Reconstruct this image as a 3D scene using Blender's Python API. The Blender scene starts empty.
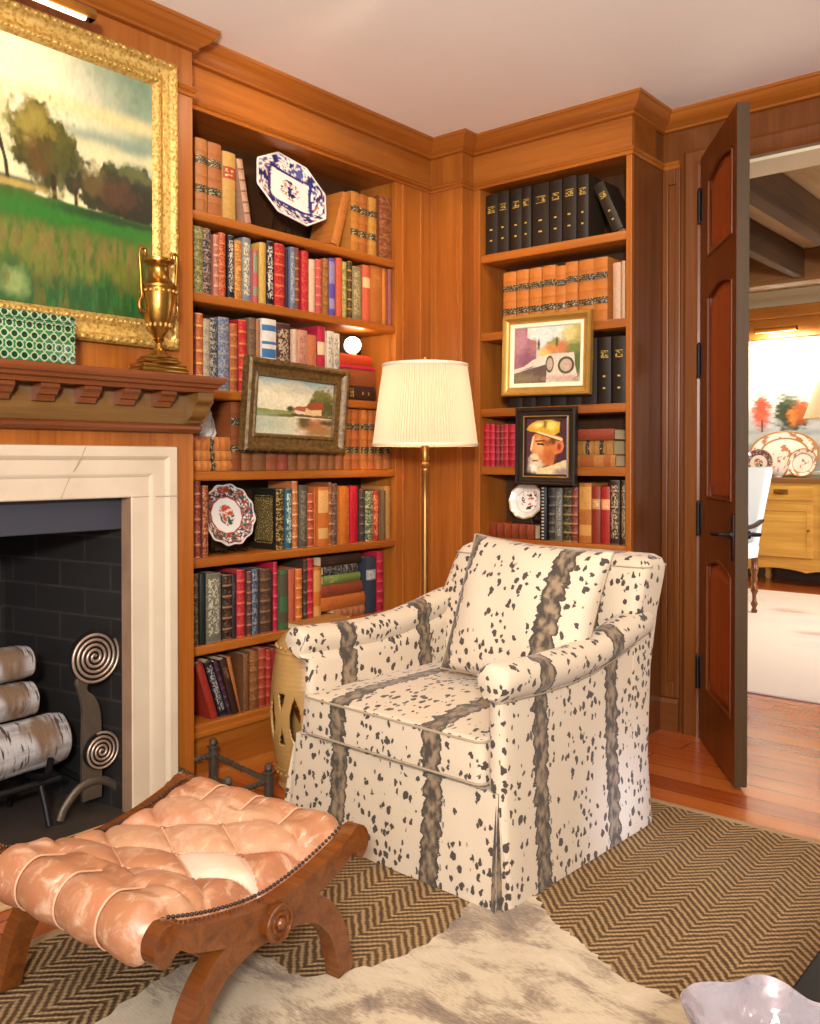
import bpy, bmesh, math, random
import numpy as np
from mathutils import Vector, Matrix
random.seed(11)
PI = math.pi
COL = bpy.context.scene.collection


def lin(h, k=1.0):
    """hex sRGB -> linear rgba"""
    v = [int(h[i:i + 2], 16) / 255 for i in (0, 2, 4)]
    return tuple([min(1, k * (c / 12.92 if c <= .04045 else ((c + .055) / 1.055) ** 2.4)) for c in v] + [1.0])


# ------------------------------------------------------------------ node helper
class NB:
    def __init__(s, name, rough=.5, metal=0., spec=.5, color=None):
        s.m = bpy.data.materials.new(name)
        s.m.use_nodes = True
        s.t = s.m.node_tree
        s.b = s.t.nodes['Principled BSDF']
        s.set('Roughness', rough); s.set('Metallic', metal); s.set('Specular IOR Level', spec)
        if color: s.set('Base Color', color)

    def set(s, k, v):
        if isinstance(v, bpy.types.NodeSocket): s.t.links.new(v, s.b.inputs[k])
        else: s.b.inputs[k].default_value = v

    def node(s, typ, **kw):
        n = s.t.nodes.new('ShaderNode' + typ)
        for k, v in kw.items(): setattr(n, k, v)
        return n

    def put(s, sock, v):
        if isinstance(v, bpy.types.NodeSocket): s.t.links.new(v, sock)
        else: sock.default_value = v

    def coord(s, kind='Object'): return s.node('TexCoord').outputs[kind]

    def mapping(s, vec, scale=(1, 1, 1), rot=(0, 0, 0), loc=(0, 0, 0)):
        n = s.node('Mapping'); s.put(n.inputs['Vector'], vec)
        n.inputs['Scale'].default_value = scale; n.inputs['Rotation'].default_value = rot; n.inputs['Location'].default_value = loc
        return n.outputs[0]

    def noise(s, vec, scale=5, detail=3, rough=.5, dist=0., out=0):
        n = s.node('TexNoise'); s.put(n.inputs['Vector'], vec)
        n.inputs['Scale'].default_value = scale; n.inputs['Detail'].default_value = detail
        n.inputs['Roughness'].default_value = rough; n.inputs['Distortion'].default_value = dist
        return n.outputs[out]

    def voro(s, vec, scale=5, feature='F1', rnd=1.0, out='Distance'):
        n = s.node('TexVoronoi', feature=feature); s.put(n.inputs['Vector'], vec)
        n.inputs['Scale'].default_value = scale; n.inputs['Randomness'].default_value = rnd
        return n.outputs[out]

    def ma(s, op, a, b=0., c=0.):
        n = s.node('Math', operation=op)
        s.put(n.inputs[0], a); s.put(n.inputs[1], b); s.put(n.inputs[2], c)
        return n.outputs[0]

    def sep(s, vec):
        n = s.node('SeparateXYZ'); s.put(n.inputs[0], vec); return n.outputs

    def comb(s, x, y, z=0.):
        n = s.node('CombineXYZ')
        for i, v in enumerate((x, y, z)): s.put(n.inputs[i], v)
        return n.outputs[0]

    def mix(s, f, a, b, mode='MIX'):
        n = s.node('MixRGB', blend_type=mode)
        s.put(n.inputs[0], f); s.put(n.inputs[1], a); s.put(n.inputs[2], b)
        return n.outputs[0]

    def ramp(s, f, stops, interp='LINEAR'):
        n = s.node('ValToRGB'); n.color_ramp.interpolation = interp
        s.put(n.inputs[0], f)
        e = n.color_ramp.elements
        while len(e) < len(stops): e.new(.5)
        for el, (p, c) in zip(e, stops): el.position = p; el.color = c
        return n.outputs[0]

    def step(s, x, lo, hi):
        n = s.node('MapRange', interpolation_type='SMOOTHSTEP')
        s.put(n.inputs['Value'], x); n.inputs['From Min'].default_value = lo; n.inputs['From Max'].default_value = hi
        return n.outputs[0]

    def bump(s, h, strength=.3, dist=.01):
        n = s.node('Bump'); s.put(n.inputs['Height'], h)
        n.inputs['Strength'].default_value = strength; n.inputs['Distance'].default_value = dist
        s.set('Normal', n.outputs[0])


# ------------------------------------------------------------------ mesh helpers
def obj(name, bm, mats, parent=None, smooth=None, loc=None, recalc=True):
    """link a bmesh as ONE mesh object; smooth = crease angle in degrees"""
    if recalc: bmesh.ops.recalc_face_normals(bm, faces=bm.faces[:])
    if smooth:
        th = math.radians(smooth)
        for f in bm.faces: f.smooth = True
        for e in bm.edges:
            if len(e.link_faces) == 2: e.smooth = e.calc_face_angle(0) < th
    me = bpy.data.meshes.new(name); bm.to_mesh(me); bm.free()
    for m in (mats if isinstance(mats, (list, tuple)) else [mats]): me.materials.append(m)
    o = bpy.data.objects.new(name, me); COL.objects.link(o)
    if parent: o.parent = parent
    if loc: o.location = loc
    return o


def thing(name, label, cat, loc=(0, 0, 0), rz=0., group=None, rot=None):
    o = bpy.data.objects.new(name, None); COL.objects.link(o)
    o.empty_display_size = .05
    o.location = loc; o.rotation_euler = rot if rot else (0, 0, rz)
    return tag(o, label, cat, group)


def tag(o, label, cat, group=None, kind=None):
    o['label'] = label; o['category'] = cat
    if group: o['group'] = group
    if kind: o['kind'] = kind
    return o


def struct(o): o['kind'] = 'structure'; return o


def box(bm, lo, hi, bev=0., seg=2, mat=0, M=None):
    c = [(a + b) / 2 for a, b in zip(lo, hi)]; d = [abs(b - a) for a, b in zip(lo, hi)]
    r = bmesh.ops.create_cube(bm, size=1, matrix=Matrix.Translation(c) @ Matrix.Diagonal((*d, 1)))
    vs = r['verts']; fs = {f for v in vs for f in v.link_faces}
    if bev:
        es = list({e for v in vs for e in v.link_edges})
        b = bmesh.ops.bevel(bm, geom=es, offset=bev, segments=seg, profile=.5, affect='EDGES')
        fs = {f for f in b['faces']} | {f for f in fs if f.is_valid}
        vs = list({v for f in fs for v in f.verts})
    for f in fs: f.material_index = mat
    if M is not None: bmesh.ops.transform(bm, matrix=M, verts=vs)
    return vs


def grid(bm, P, closeu=False, closev=False, mat=0, cap0=False, cap1=False, uv=None):
    """P[i][j] -> quads. closeu wraps i, closev wraps j. cap0/cap1 fill the first/last ring (i) as an n-gon"""
    P = np.asarray(P, float); n, m = P.shape[:2]
    V = [[bm.verts.new(P[i, j]) for j in range(m)] for i in range(n)]
    L = bm.loops.layers.uv.verify() if uv is not None else None
    fs = []
    for i in range(n if closeu else n - 1):
        for j in range(m if closev else m - 1):
            q = [(i, j), ((i + 1) % n, j), ((i + 1) % n, (j + 1) % m), (i, (j + 1) % m)]
            try: f = bm.faces.new([V[a][b] for a, b in q])
            except ValueError: continue
            f.material_index = mat; fs.append(f)
            if L is not None:
                for l, (a, b) in zip(f.loops, q): l[L].uv = uv[a][b]
    for ring, on in ((V[0], cap0), (V[-1], cap1)):
        if on:
            f = bm.faces.new(ring); f.material_index = mat; fs.append(f)
    return V, fs


def lathe(bm, prof, n=48, c=(0, 0, 0), mat=0, caps=True, ripple=None):
    """prof: (r, z) from bottom to top"""
    P = []
    for k, (r, z) in enumerate(prof):
        row = []
        for j in range(n):
            a = 2 * PI * j / n
            rr = r * (1 + (ripple(a, k) if ripple else 0))
            row.append((c[0] + rr * math.cos(a), c[1] + rr * math.sin(a), c[2] + z))
        P.append(row)
    return grid(bm, P, closev=True, mat=mat, cap0=caps and prof[0][0] > 1e-5, cap1=caps and prof[-1][0] > 1e-5)


def tube(bm, pts, r, n=8, mat=0, cap=True, flat=1.0):
    """tube through pts; r a number or one radius per point"""
    pts = [Vector(p) for p in pts]
    rs = r if isinstance(r, (list, tuple, np.ndarray)) else [r] * len(pts)
    P = []; up = None
    for i, p in enumerate(pts):
        t = (pts[min(i + 1, len(pts) - 1)] - pts[max(i - 1, 0)]).normalized()
        if up is None: up = Vector((0, 0, 1)) if abs(t.z) < .9 else Vector((1, 0, 0))
        a = t.cross(up).normalized(); b = a.cross(t).normalized(); up = b
        P.append([p + rs[i] * (a * math.cos(2 * PI * k / n) + b * flat * math.sin(2 * PI * k / n)) for k in range(n)])
    return grid(bm, P, closev=True, mat=mat, cap0=cap, cap1=cap)


def sweep(bm, path, prof, to3d, closed=False, mat=0, caps=True):
    """mitred sweep of prof [(d,h)] along a 2D polyline; d goes to the LEFT of travel; to3d(x,y,h)"""
    n = len(path); P = []
    for i in range(n):
        p = np.array(path[i], float)
        prv = np.array(path[i - 1], float) if (i > 0 or closed) else None
        nxt = np.array(path[(i + 1) % n], float) if (i < n - 1 or closed) else None
        d1 = (p - prv) / np.linalg.norm(p - prv) if prv is not None else None
        d2 = (nxt - p) / np.linalg.norm(nxt - p) if nxt is not None else None
        if d1 is None: d1 = d2
        if d2 is None: d2 = d1
        n1 = np.array([-d1[1], d1[0]]); n2 = np.array([-d2[1], d2[0]])
        mv = (n1 + n2) / (1 + n1 @ n2)
        P.append([to3d(*(p + mv * d), h) for d, h in prof])
    return grid(bm, P, closeu=closed, closev=True, mat=mat, cap0=caps and not closed, cap1=caps and not closed)


def extrude(bm, poly, t0, t1, to3d, mat=0, bev=0.):
    """solid from a 2D polygon, between t0 and t1 along the third axis"""
    a = [bm.verts.new(to3d(x, y, t0)) for x, y in poly]; b = [bm.verts.new(to3d(x, y, t1)) for x, y in poly]
    n = len(poly); fs = [bm.faces.new(a), bm.faces.new(b[::-1])]
    for i in range(n): fs.append(bm.faces.new([a[i], b[i], b[(i + 1) % n], a[(i + 1) % n]]))
    for f in fs: f.material_index = mat
    if bev:
        es = [e for f in fs[:2] for e in f.edges]
        bmesh.ops.bevel(bm, geom=es, offset=bev, segments=2, profile=.5, affect='EDGES')


def boxuv(bm, xo=0., yo=0., flip=False):
    """fabric UVs in metres by dominant normal; stripes follow u"""
    bm.normal_update()
    L = bm.loops.layers.uv.verify()
    for f in bm.faces:
        n = f.normal; a = (abs(n.x), abs(n.y), abs(n.z) * .9); k = a.index(max(a))
        for l in f.loops:
            c = l.vert.co
            if k == 0: uv = (c.y - yo, c.z)
            elif k == 1: uv = (c.x - xo, c.z)
            else: uv = (c.y - yo, c.x) if flip else (c.x - xo, c.y + .4)
            l[L].uv = uv


def smoothpath(pts, n=8, closed=False):
    """Catmull-Rom through pts"""
    p = [np.array(q, float) for q in pts]; N = len(p); out = []
    for i in range(N if closed else N - 1):
        g = lambda k: p[k % N] if closed else p[min(max(k, 0), N - 1)]
        a, b, c, d = g(i - 1), g(i), g(i + 1), g(i + 2)
        for s in range(n):
            t = s / n
            out.append(.5 * (2 * b + (c - a) * t + (2 * a - 5 * b + 4 * c - d) * t * t + (3 * b - a - 3 * c + d) * t ** 3))
    if not closed: out.append(p[-1])
    return [tuple(q) for q in out]


# ------------------------------------------------------------------ numpy noise + painted pictures
def vnoise(x, y, seed=0):
    xi = np.floor(x).astype(np.int64); yi = np.floor(y).astype(np.int64); fx = x - xi; fy = y - yi
    def h(a, b):
        k = (a * 374761393 + b * 668265263 + seed * 974711) & 0x7fffffff
        k = ((k ^ (k >> 13)) * 1274126177) & 0x7fffffff
        return ((k ^ (k >> 16)) & 0xffff) / 65535.
    sx = fx * fx * (3 - 2 * fx); sy = fy * fy * (3 - 2 * fy)
    return (h(xi, yi) * (1 - sx) + h(xi + 1, yi) * sx) * (1 - sy) + (h(xi, yi + 1) * (1 - sx) + h(xi + 1, yi + 1) * sx) * sy


def fbm(x, y, seed=0, o=4):
    s = 0; a = .5; t = 0
    for i in range(o): s = s + a * vnoise(x * 2 ** i, y * 2 ** i, seed + i * 17); t += a; a *= .5
    return s / t


def sm(x, a, b):
    t = np.clip((x - a) / (b - a), 0, 1); return t * t * (3 - 2 * t)


class Paint:
    """a picture computed on a grid of canvas points: layers of pigment, 0..1 coordinates"""
    def __init__(s, s0, s1, t0, t1, nx, ny):
        s.x, s.y = np.meshgrid(np.linspace(s0, s1, nx), np.linspace(t0, t1, ny), indexing='ij')
        s.c = np.zeros((nx, ny, 3)); s.fm = 1.

    def lay(s, hexc, mask=1.0, k=1.0):
        c = np.array(lin(hexc)[:3]) * k; m = np.clip(mask, 0, 1)
        m = m[..., None] if not np.isscalar(m) else m
        s.c = s.c * (1 - m) + c * m

    def n(s, f, seed=0, fy=None, o=4): return fbm(s.x * f + 50, s.y * (fy or f) + 50, seed, o)

    def ell(s, cx, cy, rx, ry, soft=.15, wob=0., seed=3, f=9):
        d = np.hypot((s.x - cx) / rx, (s.y - cy) / ry) + wob * (s.n(f * s.fm, seed) - .5)
        return 1 - sm(d, 1 - soft, 1 + soft)

    def poly(s, pts, soft=.01, wob=0., seed=5, f=12):
        x = s.x + wob * (s.n(f, seed) - .5); y = s.y + wob * (s.n(f, seed + 9) - .5)
        ins = np.zeros(x.shape, bool); n = len(pts)
        for i in range(n):
            (ax, ay), (bx, by) = pts[i], pts[(i + 1) % n]
            c = (ay > y) != (by > y)
            ins ^= c & (x < (bx - ax) * (y - ay) / (by - ay + 1e-12) + ax)
        return ins.astype(float)

    def brush(s, f=70, amt=.12, seed=1):
        s.c = s.c * (1 + amt * 2 * (fbm(s.x * f, s.y * f * .7, seed, 2) - .5) + amt * 1.5 * (fbm(s.x * f * .3 + 9, s.y * f * .35, seed + 3, 3) - .5))[..., None]
        s.c = np.clip(s.c, 0, 1)

    def seg(s, a, b, w, wob=0., seed=2):
        x = s.x + wob * (s.n(20, seed) - .5); y = s.y
        ax, ay = a; dx, dy = b[0] - ax, b[1] - ay
        t = np.clip(((x - ax) * dx + (y - ay) * dy) / (dx * dx + dy * dy), 0, 1)
        return 1 - sm(np.hypot(x - ax - t * dx, y - ay - t * dy), w * .5, w)


def colour_layer(me, cols):
    a = me.color_attributes.new('Col', 'FLOAT_COLOR', 'POINT')
    a.data.foreach_set('color', np.concatenate([cols, np.ones((len(cols), 1))], 1).astype(np.float32).ravel())


def canvas_mesh(bm, P, to3d, u0, u1, v0, v1):
    nx, ny = P.x.shape
    U = np.linspace(u0, u1, nx); W = np.linspace(v0, v1, ny)
    grid(bm, [[to3d(U[i], W[j]) for j in range(ny)] for i in range(nx)])
    return P.c.reshape(-1, 3)


def attr_mat(name, rough=.5, spec=.4, bumpy=0.):
    b = NB(name, rough, 0, spec)
    at = b.node('Attribute'); at.attribute_name = 'Col'
    b.set('Base Color', at.outputs['Color'])
    if bumpy: b.bump(b.noise(b.coord(), 300, 2), bumpy, .002)
    return b.m
# ------------------------------------------------------------------ materials
def wood(name, dark, light, axis='z', rough=.36, scale=1.0, coat=.10, bump=.08, spec=.32):
    b = NB(name, rough, 0, spec)
    st = {'x': (.6, 14, 14), 'y': (14, .6, 14), 'z': (14, 14, .6), 'xy': (.5, .5, 26)}[axis]
    co = b.coord('Object')
    v = b.mapping(co, tuple(q * scale for q in st))
    n1 = b.noise(v, 1.0, 5, .62, .6)
    n2 = b.noise(b.mapping(co, tuple(q * scale * 6 for q in st)), 1.0, 3, .6)
    n3 = b.noise(co, 1.6, 2)
    f = b.ma('ADD', b.ma('MULTIPLY', n1, .62), b.ma('ADD', b.ma('MULTIPLY', n2, .25), b.ma('MULTIPLY', n3, .22)))
    b.set('Base Color', b.ramp(f, [(.36, lin(dark)), (.70, lin(light))]))
    b.set('Coat Weight', coat); b.set('Coat Roughness', .18)
    b.bump(n2, bump, .004)
    return b.m


def plain(name, c, rough=.5, metal=0., spec=.5, var=0., bump=0., bs=40):
    b = NB(name, rough, metal, spec, lin(c))
    if var:
        n = b.noise(b.coord(), bs * .4, 4)
        b.set('Base Color', b.mix(n, lin(c, 1 - var), lin(c, 1 + var)))
    if bump: b.bump(b.noise(b.coord(), bs, 4), bump, .006)
    return b.m


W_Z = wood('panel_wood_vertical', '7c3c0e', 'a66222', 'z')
W_Y = wood('panel_wood_along_left_wall', '7c3c0e', 'a66222', 'y')
W_X = wood('panel_wood_along_back_wall', '7c3c0e', 'a66222', 'x')
W_CR = wood('crown_wood', '7c3c0e', 'a66222', 'xy')
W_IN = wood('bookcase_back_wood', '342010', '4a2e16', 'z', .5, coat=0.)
W_DK = wood('door_casing_wood', '52290c', '764218', 'z')
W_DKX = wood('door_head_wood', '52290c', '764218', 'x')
W_DOOR = wood('door_wood', '4c240c', '703614', 'z', .3)
W_DPAN = wood('door_panel_wood', '7e3210', 'a64c20', 'z', .3)
W_DEDGE = wood('door_edge_wood', '38260f', '4e3618', 'z', .5)
W_MAN = wood('mantel_wood', '563a18', '7e582a', 'y', .34)
W_MSH = wood('mantel_shelf_wood', '562a12', '804624', 'y', .3)
W_LEG = wood('footstool_walnut', '4a220e', '7c4418', 'y', .25, 2.0, .5)
W_BEAM = wood('old_beam_wood', '34200e', '5c3e20', 'y', .7, .7, 0.)
W_PALE = wood('ceiling_plank_wood', '9a7a54', 'c0a078', 'y', .6, .7, 0.)
W_PINE = wood('pine_sideboard_wood', 'a8742c', 'd8a850', 'x', .4, 1.0, .1)

PLASTER = plain('ceiling_plaster', 'f6f1ea', .85, 0, .2, .02)
CREAM = plain('cream_paint', 'd8caa8', .6)
STONE = NB('limestone', .6, 0, .3)
_n = STONE.noise(STONE.coord(), 6, 5)
STONE.set('Base Color', STONE.mix(_n, lin('ac9880'), lin('cab89e'))); STONE.bump(STONE.noise(STONE.coord(), 60, 4), .12, .003)
STONE = STONE.m
IRON = plain('wrought_iron', '5e5244', .5, .6, .5, .3, .3, 60)
IRON_DK = plain('black_iron', '1c1a1c', .5, .6, .5, .2, .2, 60)
SPIRAL = plain('polished_steel_ridge', 'b8a08c', .38, .75, .5, .15)
BRASS = plain('aged_brass', 'a07432', .28, .95, .5, .25, .15, 45)
BRASS_L = plain('lamp_brass', 'c09450', .3, .9)
GOLD = NB('gilt_gesso', .42, .45, .5)
_c = GOLD.coord()
_n = GOLD.noise(_c, 130, 4, .6, .4); _v = GOLD.voro(_c, 90)
_h = GOLD.ma('ADD', _n, GOLD.ma('MULTIPLY', _v, .6))
GOLD.set('Base Color', GOLD.ramp(_h, [(.35, lin('7a5820')), (.62, lin('a67c34')), (.95, lin('c8a458'))])); GOLD.bump(_h, .28, .005)
GOLD = GOLD.m
GOLD_PLAIN = plain('worn_gilt', 'b48a40', .42, .55, .5, .25, .1, 30)
DKFRAME = NB('bronzed_wood_frame', .42, .25, .5)
_c = DKFRAME.coord(); _n = DKFRAME.noise(_c, 60, 4, .6)
DKFRAME.set('Base Color', DKFRAME.ramp(_n, [(.3, lin('3a2812')), (.6, lin('6e5228')), (.8, lin('8e7038'))])); DKFRAME.bump(_n, .5, .005)
DKFRAME = DKFRAME.m
EBONY = plain('ebonised_frame', '221a14', .35, 0, .5, .3)
BLACK = plain('black_lacquer', '0a0808', .5, 0, .15)
PAGES = NB('page_edges', .8, 0, .1)
_s = PAGES.sep(PAGES.coord('Generated'))
_w = PAGES.noise(PAGES.mapping(PAGES.coord(), (900, 8, 8)), 1, 2)
PAGES.set('Base Color', PAGES.mix(_w, lin('b0946a'), lin('dcc49a'))); PAGES = PAGES.m

# smoke blackened fire brick: courses in the wall's own plane
def brick(name, swap):
    b = NB(name, .8, 0, .3)
    s = b.sep(b.coord())
    v = b.comb(s[0] if swap else s[1], s[2])
    n = b.node('TexBrick'); b.put(n.inputs['Vector'], v)
    n.inputs['Scale'].default_value = 1.0
    n.inputs['Brick Width'].default_value = .22; n.inputs['Row Height'].default_value = .082
    n.inputs['Mortar Size'].default_value = .004; n.inputs['Mortar Smooth'].default_value = .2
    n.inputs['Color1'].default_value = lin('1f1b19'); n.inputs['Color2'].default_value = lin('171413'); n.inputs['Mortar'].default_value = lin('37312d')
    b.set('Base Color', b.mix(b.noise(b.coord(), 14, 4), n.outputs[0], lin('1a1614'), 'MIX'))
    b.bump(n.outputs['Fac'], -.5, .006)
    return b.m
BRICK_X = brick('sooty_brick_side', True); BRICK_Y = brick('sooty_brick_back', False)

# plank floor, boards along x
FLOOR = NB('heart_pine_floor', .26, 0, .5)
_s = FLOOR.sep(FLOOR.coord())
_row = FLOOR.ma('FLOOR', FLOOR.ma('DIVIDE', _s[1], .105))
_wn = FLOOR.node('TexWhiteNoise', noise_dimensions='1D'); FLOOR.put(_wn.inputs['W'], _row)
_sx = FLOOR.ma('ADD', _s[0], FLOOR.ma('MULTIPLY', _wn.outputs[0], 7.3))
_bx = FLOOR.ma('FLOOR', FLOOR.ma('DIVIDE', _sx, 1.7))
_wn2 = FLOOR.node('TexWhiteNoise', noise_dimensions='2D'); FLOOR.put(_wn2.inputs['Vector'], FLOOR.comb(_row, _bx))
_gr = FLOOR.noise(FLOOR.comb(FLOOR.ma('MULTIPLY', _sx, 1.5), FLOOR.ma('MULTIPLY', _s[1], 40), _wn2.outputs[0]), 1, 4, .6, .4)
_f = FLOOR.ma('ADD', FLOOR.ma('MULTIPLY', _gr, .6), FLOOR.ma('MULTIPLY', _wn2.outputs[0], .45))
_cl = FLOOR.ramp(_f, [(.2, lin('7e3410')), (.55, lin('a4501e')), (.9, lin('b8692e'))])
_fy = FLOOR.ma('FRACT', FLOOR.ma('DIVIDE', _s[1], .105)); _fx = FLOOR.ma('FRACT', FLOOR.ma('DIVIDE', _sx, 1.7))
_gap = FLOOR.ma('MAXIMUM', FLOOR.ma('LESS_THAN', _fy, .03), FLOOR.ma('LESS_THAN', _fx, .0025))
FLOOR.set('Base Color', FLOOR.mix(_gap, _cl, lin('3a1c0c'))); FLOOR.bump(FLOOR.ma('SUBTRACT', FLOOR.ma('MULTIPLY', _gr, .12), _gap), .25, .003)
FLOOR.set('Coat Weight', .3); FLOOR.set('Coat Roughness', .15); FLOOR = FLOOR.m

# herringbone sisal, columns along y, ribs at 45 degrees
SISAL = NB('herringbone_sisal', .85, 0, .15)
_s = SISAL.sep(SISAL.coord())
CW = .068
_cf = SISAL.ma('DIVIDE', _s[0], CW); _ci = SISAL.ma('FLOOR', _cf); _cx = SISAL.ma('MULTIPLY', SISAL.ma('FRACT', _cf), CW)
_par = SISAL.ma('FLOORED_MODULO', _ci, 2.0)
_sg = SISAL.ma('SUBTRACT', SISAL.ma('MULTIPLY', _par, 2.0), 1.0)
_wob = SISAL.ma('MULTIPLY', SISAL.noise(SISAL.coord(), 45, 3), .014)
_d = SISAL.ma('ADD', SISAL.ma('ADD', _s[1], _wob), SISAL.ma('MULTIPLY', _sg, _cx))
_rib = SISAL.ma('SINE', SISAL.ma('MULTIPLY', _d, 2 * PI / .0235))
_t = SISAL.ma('ADD', _s[1], SISAL.ma('MULTIPLY', SISAL.ma('MULTIPLY', _sg, -1.), _cx))
_kn = SISAL.ma('SINE', SISAL.ma('MULTIPLY', _t, 2 * PI / .015))
_h = SISAL.ma('ADD', SISAL.ma('MULTIPLY', _rib, .42), SISAL.ma('ADD', SISAL.ma('MULTIPLY', _kn, .10), SISAL.ma('MULTIPLY', SISAL.noise(SISAL.coord(), 260, 2), .5)))
_big = SISAL.noise(SISAL.coord(), 5, 3)
_c1 = SISAL.ramp(_h, [(.0, lin('4e3a26')), (.22, lin('826444')), (.72, lin('b4966c'))])
SISAL.set('Base Color', SISAL.mix(SISAL.ma('MULTIPLY', _big, .35), _c1, lin('7c6244'))); SISAL.bump(_h, .8, .005); SISAL = SISAL.m
BIND = plain('rug_binding', 'a58a68', .8, 0, .2, .1, .2, 200)

# chair fabric: antelope stripes and spots, uv in metres, a stripe at every multiple of SP
SP = .335
FAB = NB('antelope_print_linen', .8, 0, .2)
_uv = FAB.coord('UV'); _s = FAB.sep(_uv)
_wp = FAB.noise(_uv, 55, 2, .6, 0, 1)
_uvw = FAB.mix(.022, _uv, _wp, 'ADD')
_sw = FAB.sep(_uvw)
_du = FAB.ma('SUBTRACT', FAB.ma('FRACT', FAB.ma('ADD', FAB.ma('DIVIDE', _s[0], SP), .5)), .5)
_ad = FAB.ma('MULTIPLY', FAB.ma('ABSOLUTE', _du), SP)
_jag = FAB.noise(FAB.comb(FAB.ma('MULTIPLY', _s[0], 26), FAB.ma('MULTIPLY', _s[1], 42)), 1, 3, .62)
_wid = FAB.ma('ADD', .007, FAB.ma('ADD', FAB.ma('MULTIPLY', _jag, .038), FAB.ma('MULTIPLY', FAB.ma('ABSOLUTE', FAB.ma('SINE', FAB.ma('ADD', FAB.ma('MULTIPLY', _s[1], 70.), FAB.ma('MULTIPLY', _jag, 4.)))), .008)))
_str = FAB.step(FAB.ma('SUBTRACT', _wid, _ad), -.0012, .0012)
_in = FAB.noise(FAB.comb(FAB.ma('MULTIPLY', _s[0], 40), FAB.ma('MULTIPLY', _s[1], 26)), 1, 2)
_edge = FAB.step(FAB.ma('SUBTRACT', _wid, _ad), .002, .014)
_scol = FAB.mix(_edge, lin('3e362e'), FAB.ramp(_in, [(.40, lin('463c32')), (.60, lin('8c765c'))]))
_vv = FAB.comb(FAB.ma('MULTIPLY', _sw[0], 1.45), _sw[1])
_vd = FAB.voro(_vv, 38, 'F1', .85); _vc = FAB.sep(FAB.voro(_vv, 38, 'F1', .85, 'Color'))
_near = FAB.step(_ad, .028, .040)
_mid = FAB.step(_ad, .06, .15)
_keep = FAB.ma('GREATER_THAN', _vc[0], FAB.ma('SUBTRACT', .44, FAB.ma('MULTIPLY', _mid, .36)))
_sz = FAB.ma('ADD', .29, FAB.ma('MULTIPLY', _vc[1], .16))
_sp = FAB.ma('MULTIPLY', FAB.ma('MULTIPLY', FAB.step(FAB.ma('SUBTRACT', _sz, _vd), -.03, .03), _keep), _near)
_bas = FAB.mix(FAB.noise(_uv, 500, 2), lin('b9a48a'), lin('d2c0a6'))
_cl = FAB.mix(_sp, _bas, lin('463c34')); _cl = FAB.mix(_str, _cl, _scol)
FAB.set('Base Color', _cl); FAB.bump(FAB.noise(_uv, 700, 2), .12, .001); FAB.set('Sheen Weight', .15); FAB = FAB.m
PIPE = plain('linen_welt', 'a08c72', .8)

# worn leather, tint comes from the hide's own panels (colour attribute)
LEA = NB('worn_tan_leather', .42, 0, .5)
_at = LEA.node('Attribute'); _at.attribute_name = 'Col'
_c = LEA.coord(); _n = LEA.noise(_c, 22, 6, .66, .6); _m = LEA.noise(_c, 7, 4, .6)
_col = LEA.mix(LEA.ma('MULTIPLY', LEA.step(_n, .46, .72), .75), _at.outputs['Color'], lin('d8b294'))
_col = LEA.mix(LEA.ma('MULTIPLY', LEA.step(_m, .5, .75), .55), _col, lin('a85a3c'))
_sc = LEA.noise(LEA.mapping(_c, (9, 60, 30), (0, 0, .6)), 1, 3, .7)
_col = LEA.mix(LEA.ma('MULTIPLY', LEA.step(_sc, .62, .72), .5), _col, lin('e8cdb8'))
LEA.set('Base Color', _col); LEA.bump(LEA.noise(_c, 160, 4), .15, .002); LEA = LEA.m
NAIL = plain('bronze_nailheads', '4a3c38', .35, .8)
CORD = plain('leather_pleat_welt', 'c99a78', .5)

HIDE = NB('brindle_cowhide', .7, 0, .25)
_c = HIDE.coord()
_n1 = HIDE.noise(HIDE.mapping(_c, (5, 9, 1), (0, 0, .5)), 1, 5, .62, .8); _n2 = HIDE.noise(HIDE.mapping(_c, (60, 260, 1), (0, 0, .7)), 1, 3)
_f = HIDE.ma('ADD', HIDE.ma('MULTIPLY', _n1, .8), HIDE.ma('MULTIPLY', _n2, .25))
_bl = HIDE.step(HIDE.ma('ADD', HIDE.sep(_c)[1], HIDE.ma('MULTIPLY', HIDE.sep(_c)[0], -.3)), 1.95, 2.2)
HIDE.set('Base Color', HIDE.ramp(_f, [(.33, lin('5a493a')), (.45, lin('8c765c')), (.54, lin('bca888')), (.75, lin('d0bea2'))])); HIDE.bump(_n2, .4, .004)
HIDE.set('Sheen Weight', .3); HIDE = HIDE.m

BARK = NB('birch_bark', .75, 0, .25)
_c = BARK.coord(); _n = BARK.noise(BARK.mapping(_c, (30, 5, 30)), 1, 5, .65); _d = BARK.noise(BARK.mapping(_c, (14, 85, 14)), 1, 3, .6)
_f = BARK.mix(BARK.step(_d, .56, .64), BARK.ramp(_n, [(.3, lin('6e6864')), (.55, lin('a49e9a'))]), lin('3c302a'))
_f2 = BARK.mix(BARK.step(BARK.noise(BARK.mapping(_c, (4, 7, 4)), 1, 3), .54, .66), _f, lin('6c5440'))
BARK.set('Base Color', _f2); BARK.bump(BARK.ma('ADD', _n, BARK.ma('MULTIPLY', _d, -1.)), .5, .008); BARK = BARK.m
LOGEND = plain('split_log_end', '8a6848', .8, 0, .2, .3)
CERAM = NB('pale_stoneware_glaze', .32, 0, .5)
_c = CERAM.coord(); CERAM.set('Base Color', CERAM.mix(CERAM.noise(_c, 9, 4), lin('9a7440'), lin('b48c50')))
CERAM.bump(CERAM.ma('SINE', CERAM.ma('MULTIPLY', CERAM.sep(_c)[2], 420.)), .1, .002); CERAM.set('Coat Weight', .3); CERAM = CERAM.m
WHITE_CER = plain('white_porcelain', 'e4dccf', .2)
UPH = plain('pale_blue_upholstery', 'd4dce4', .8, 0, .2)
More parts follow.
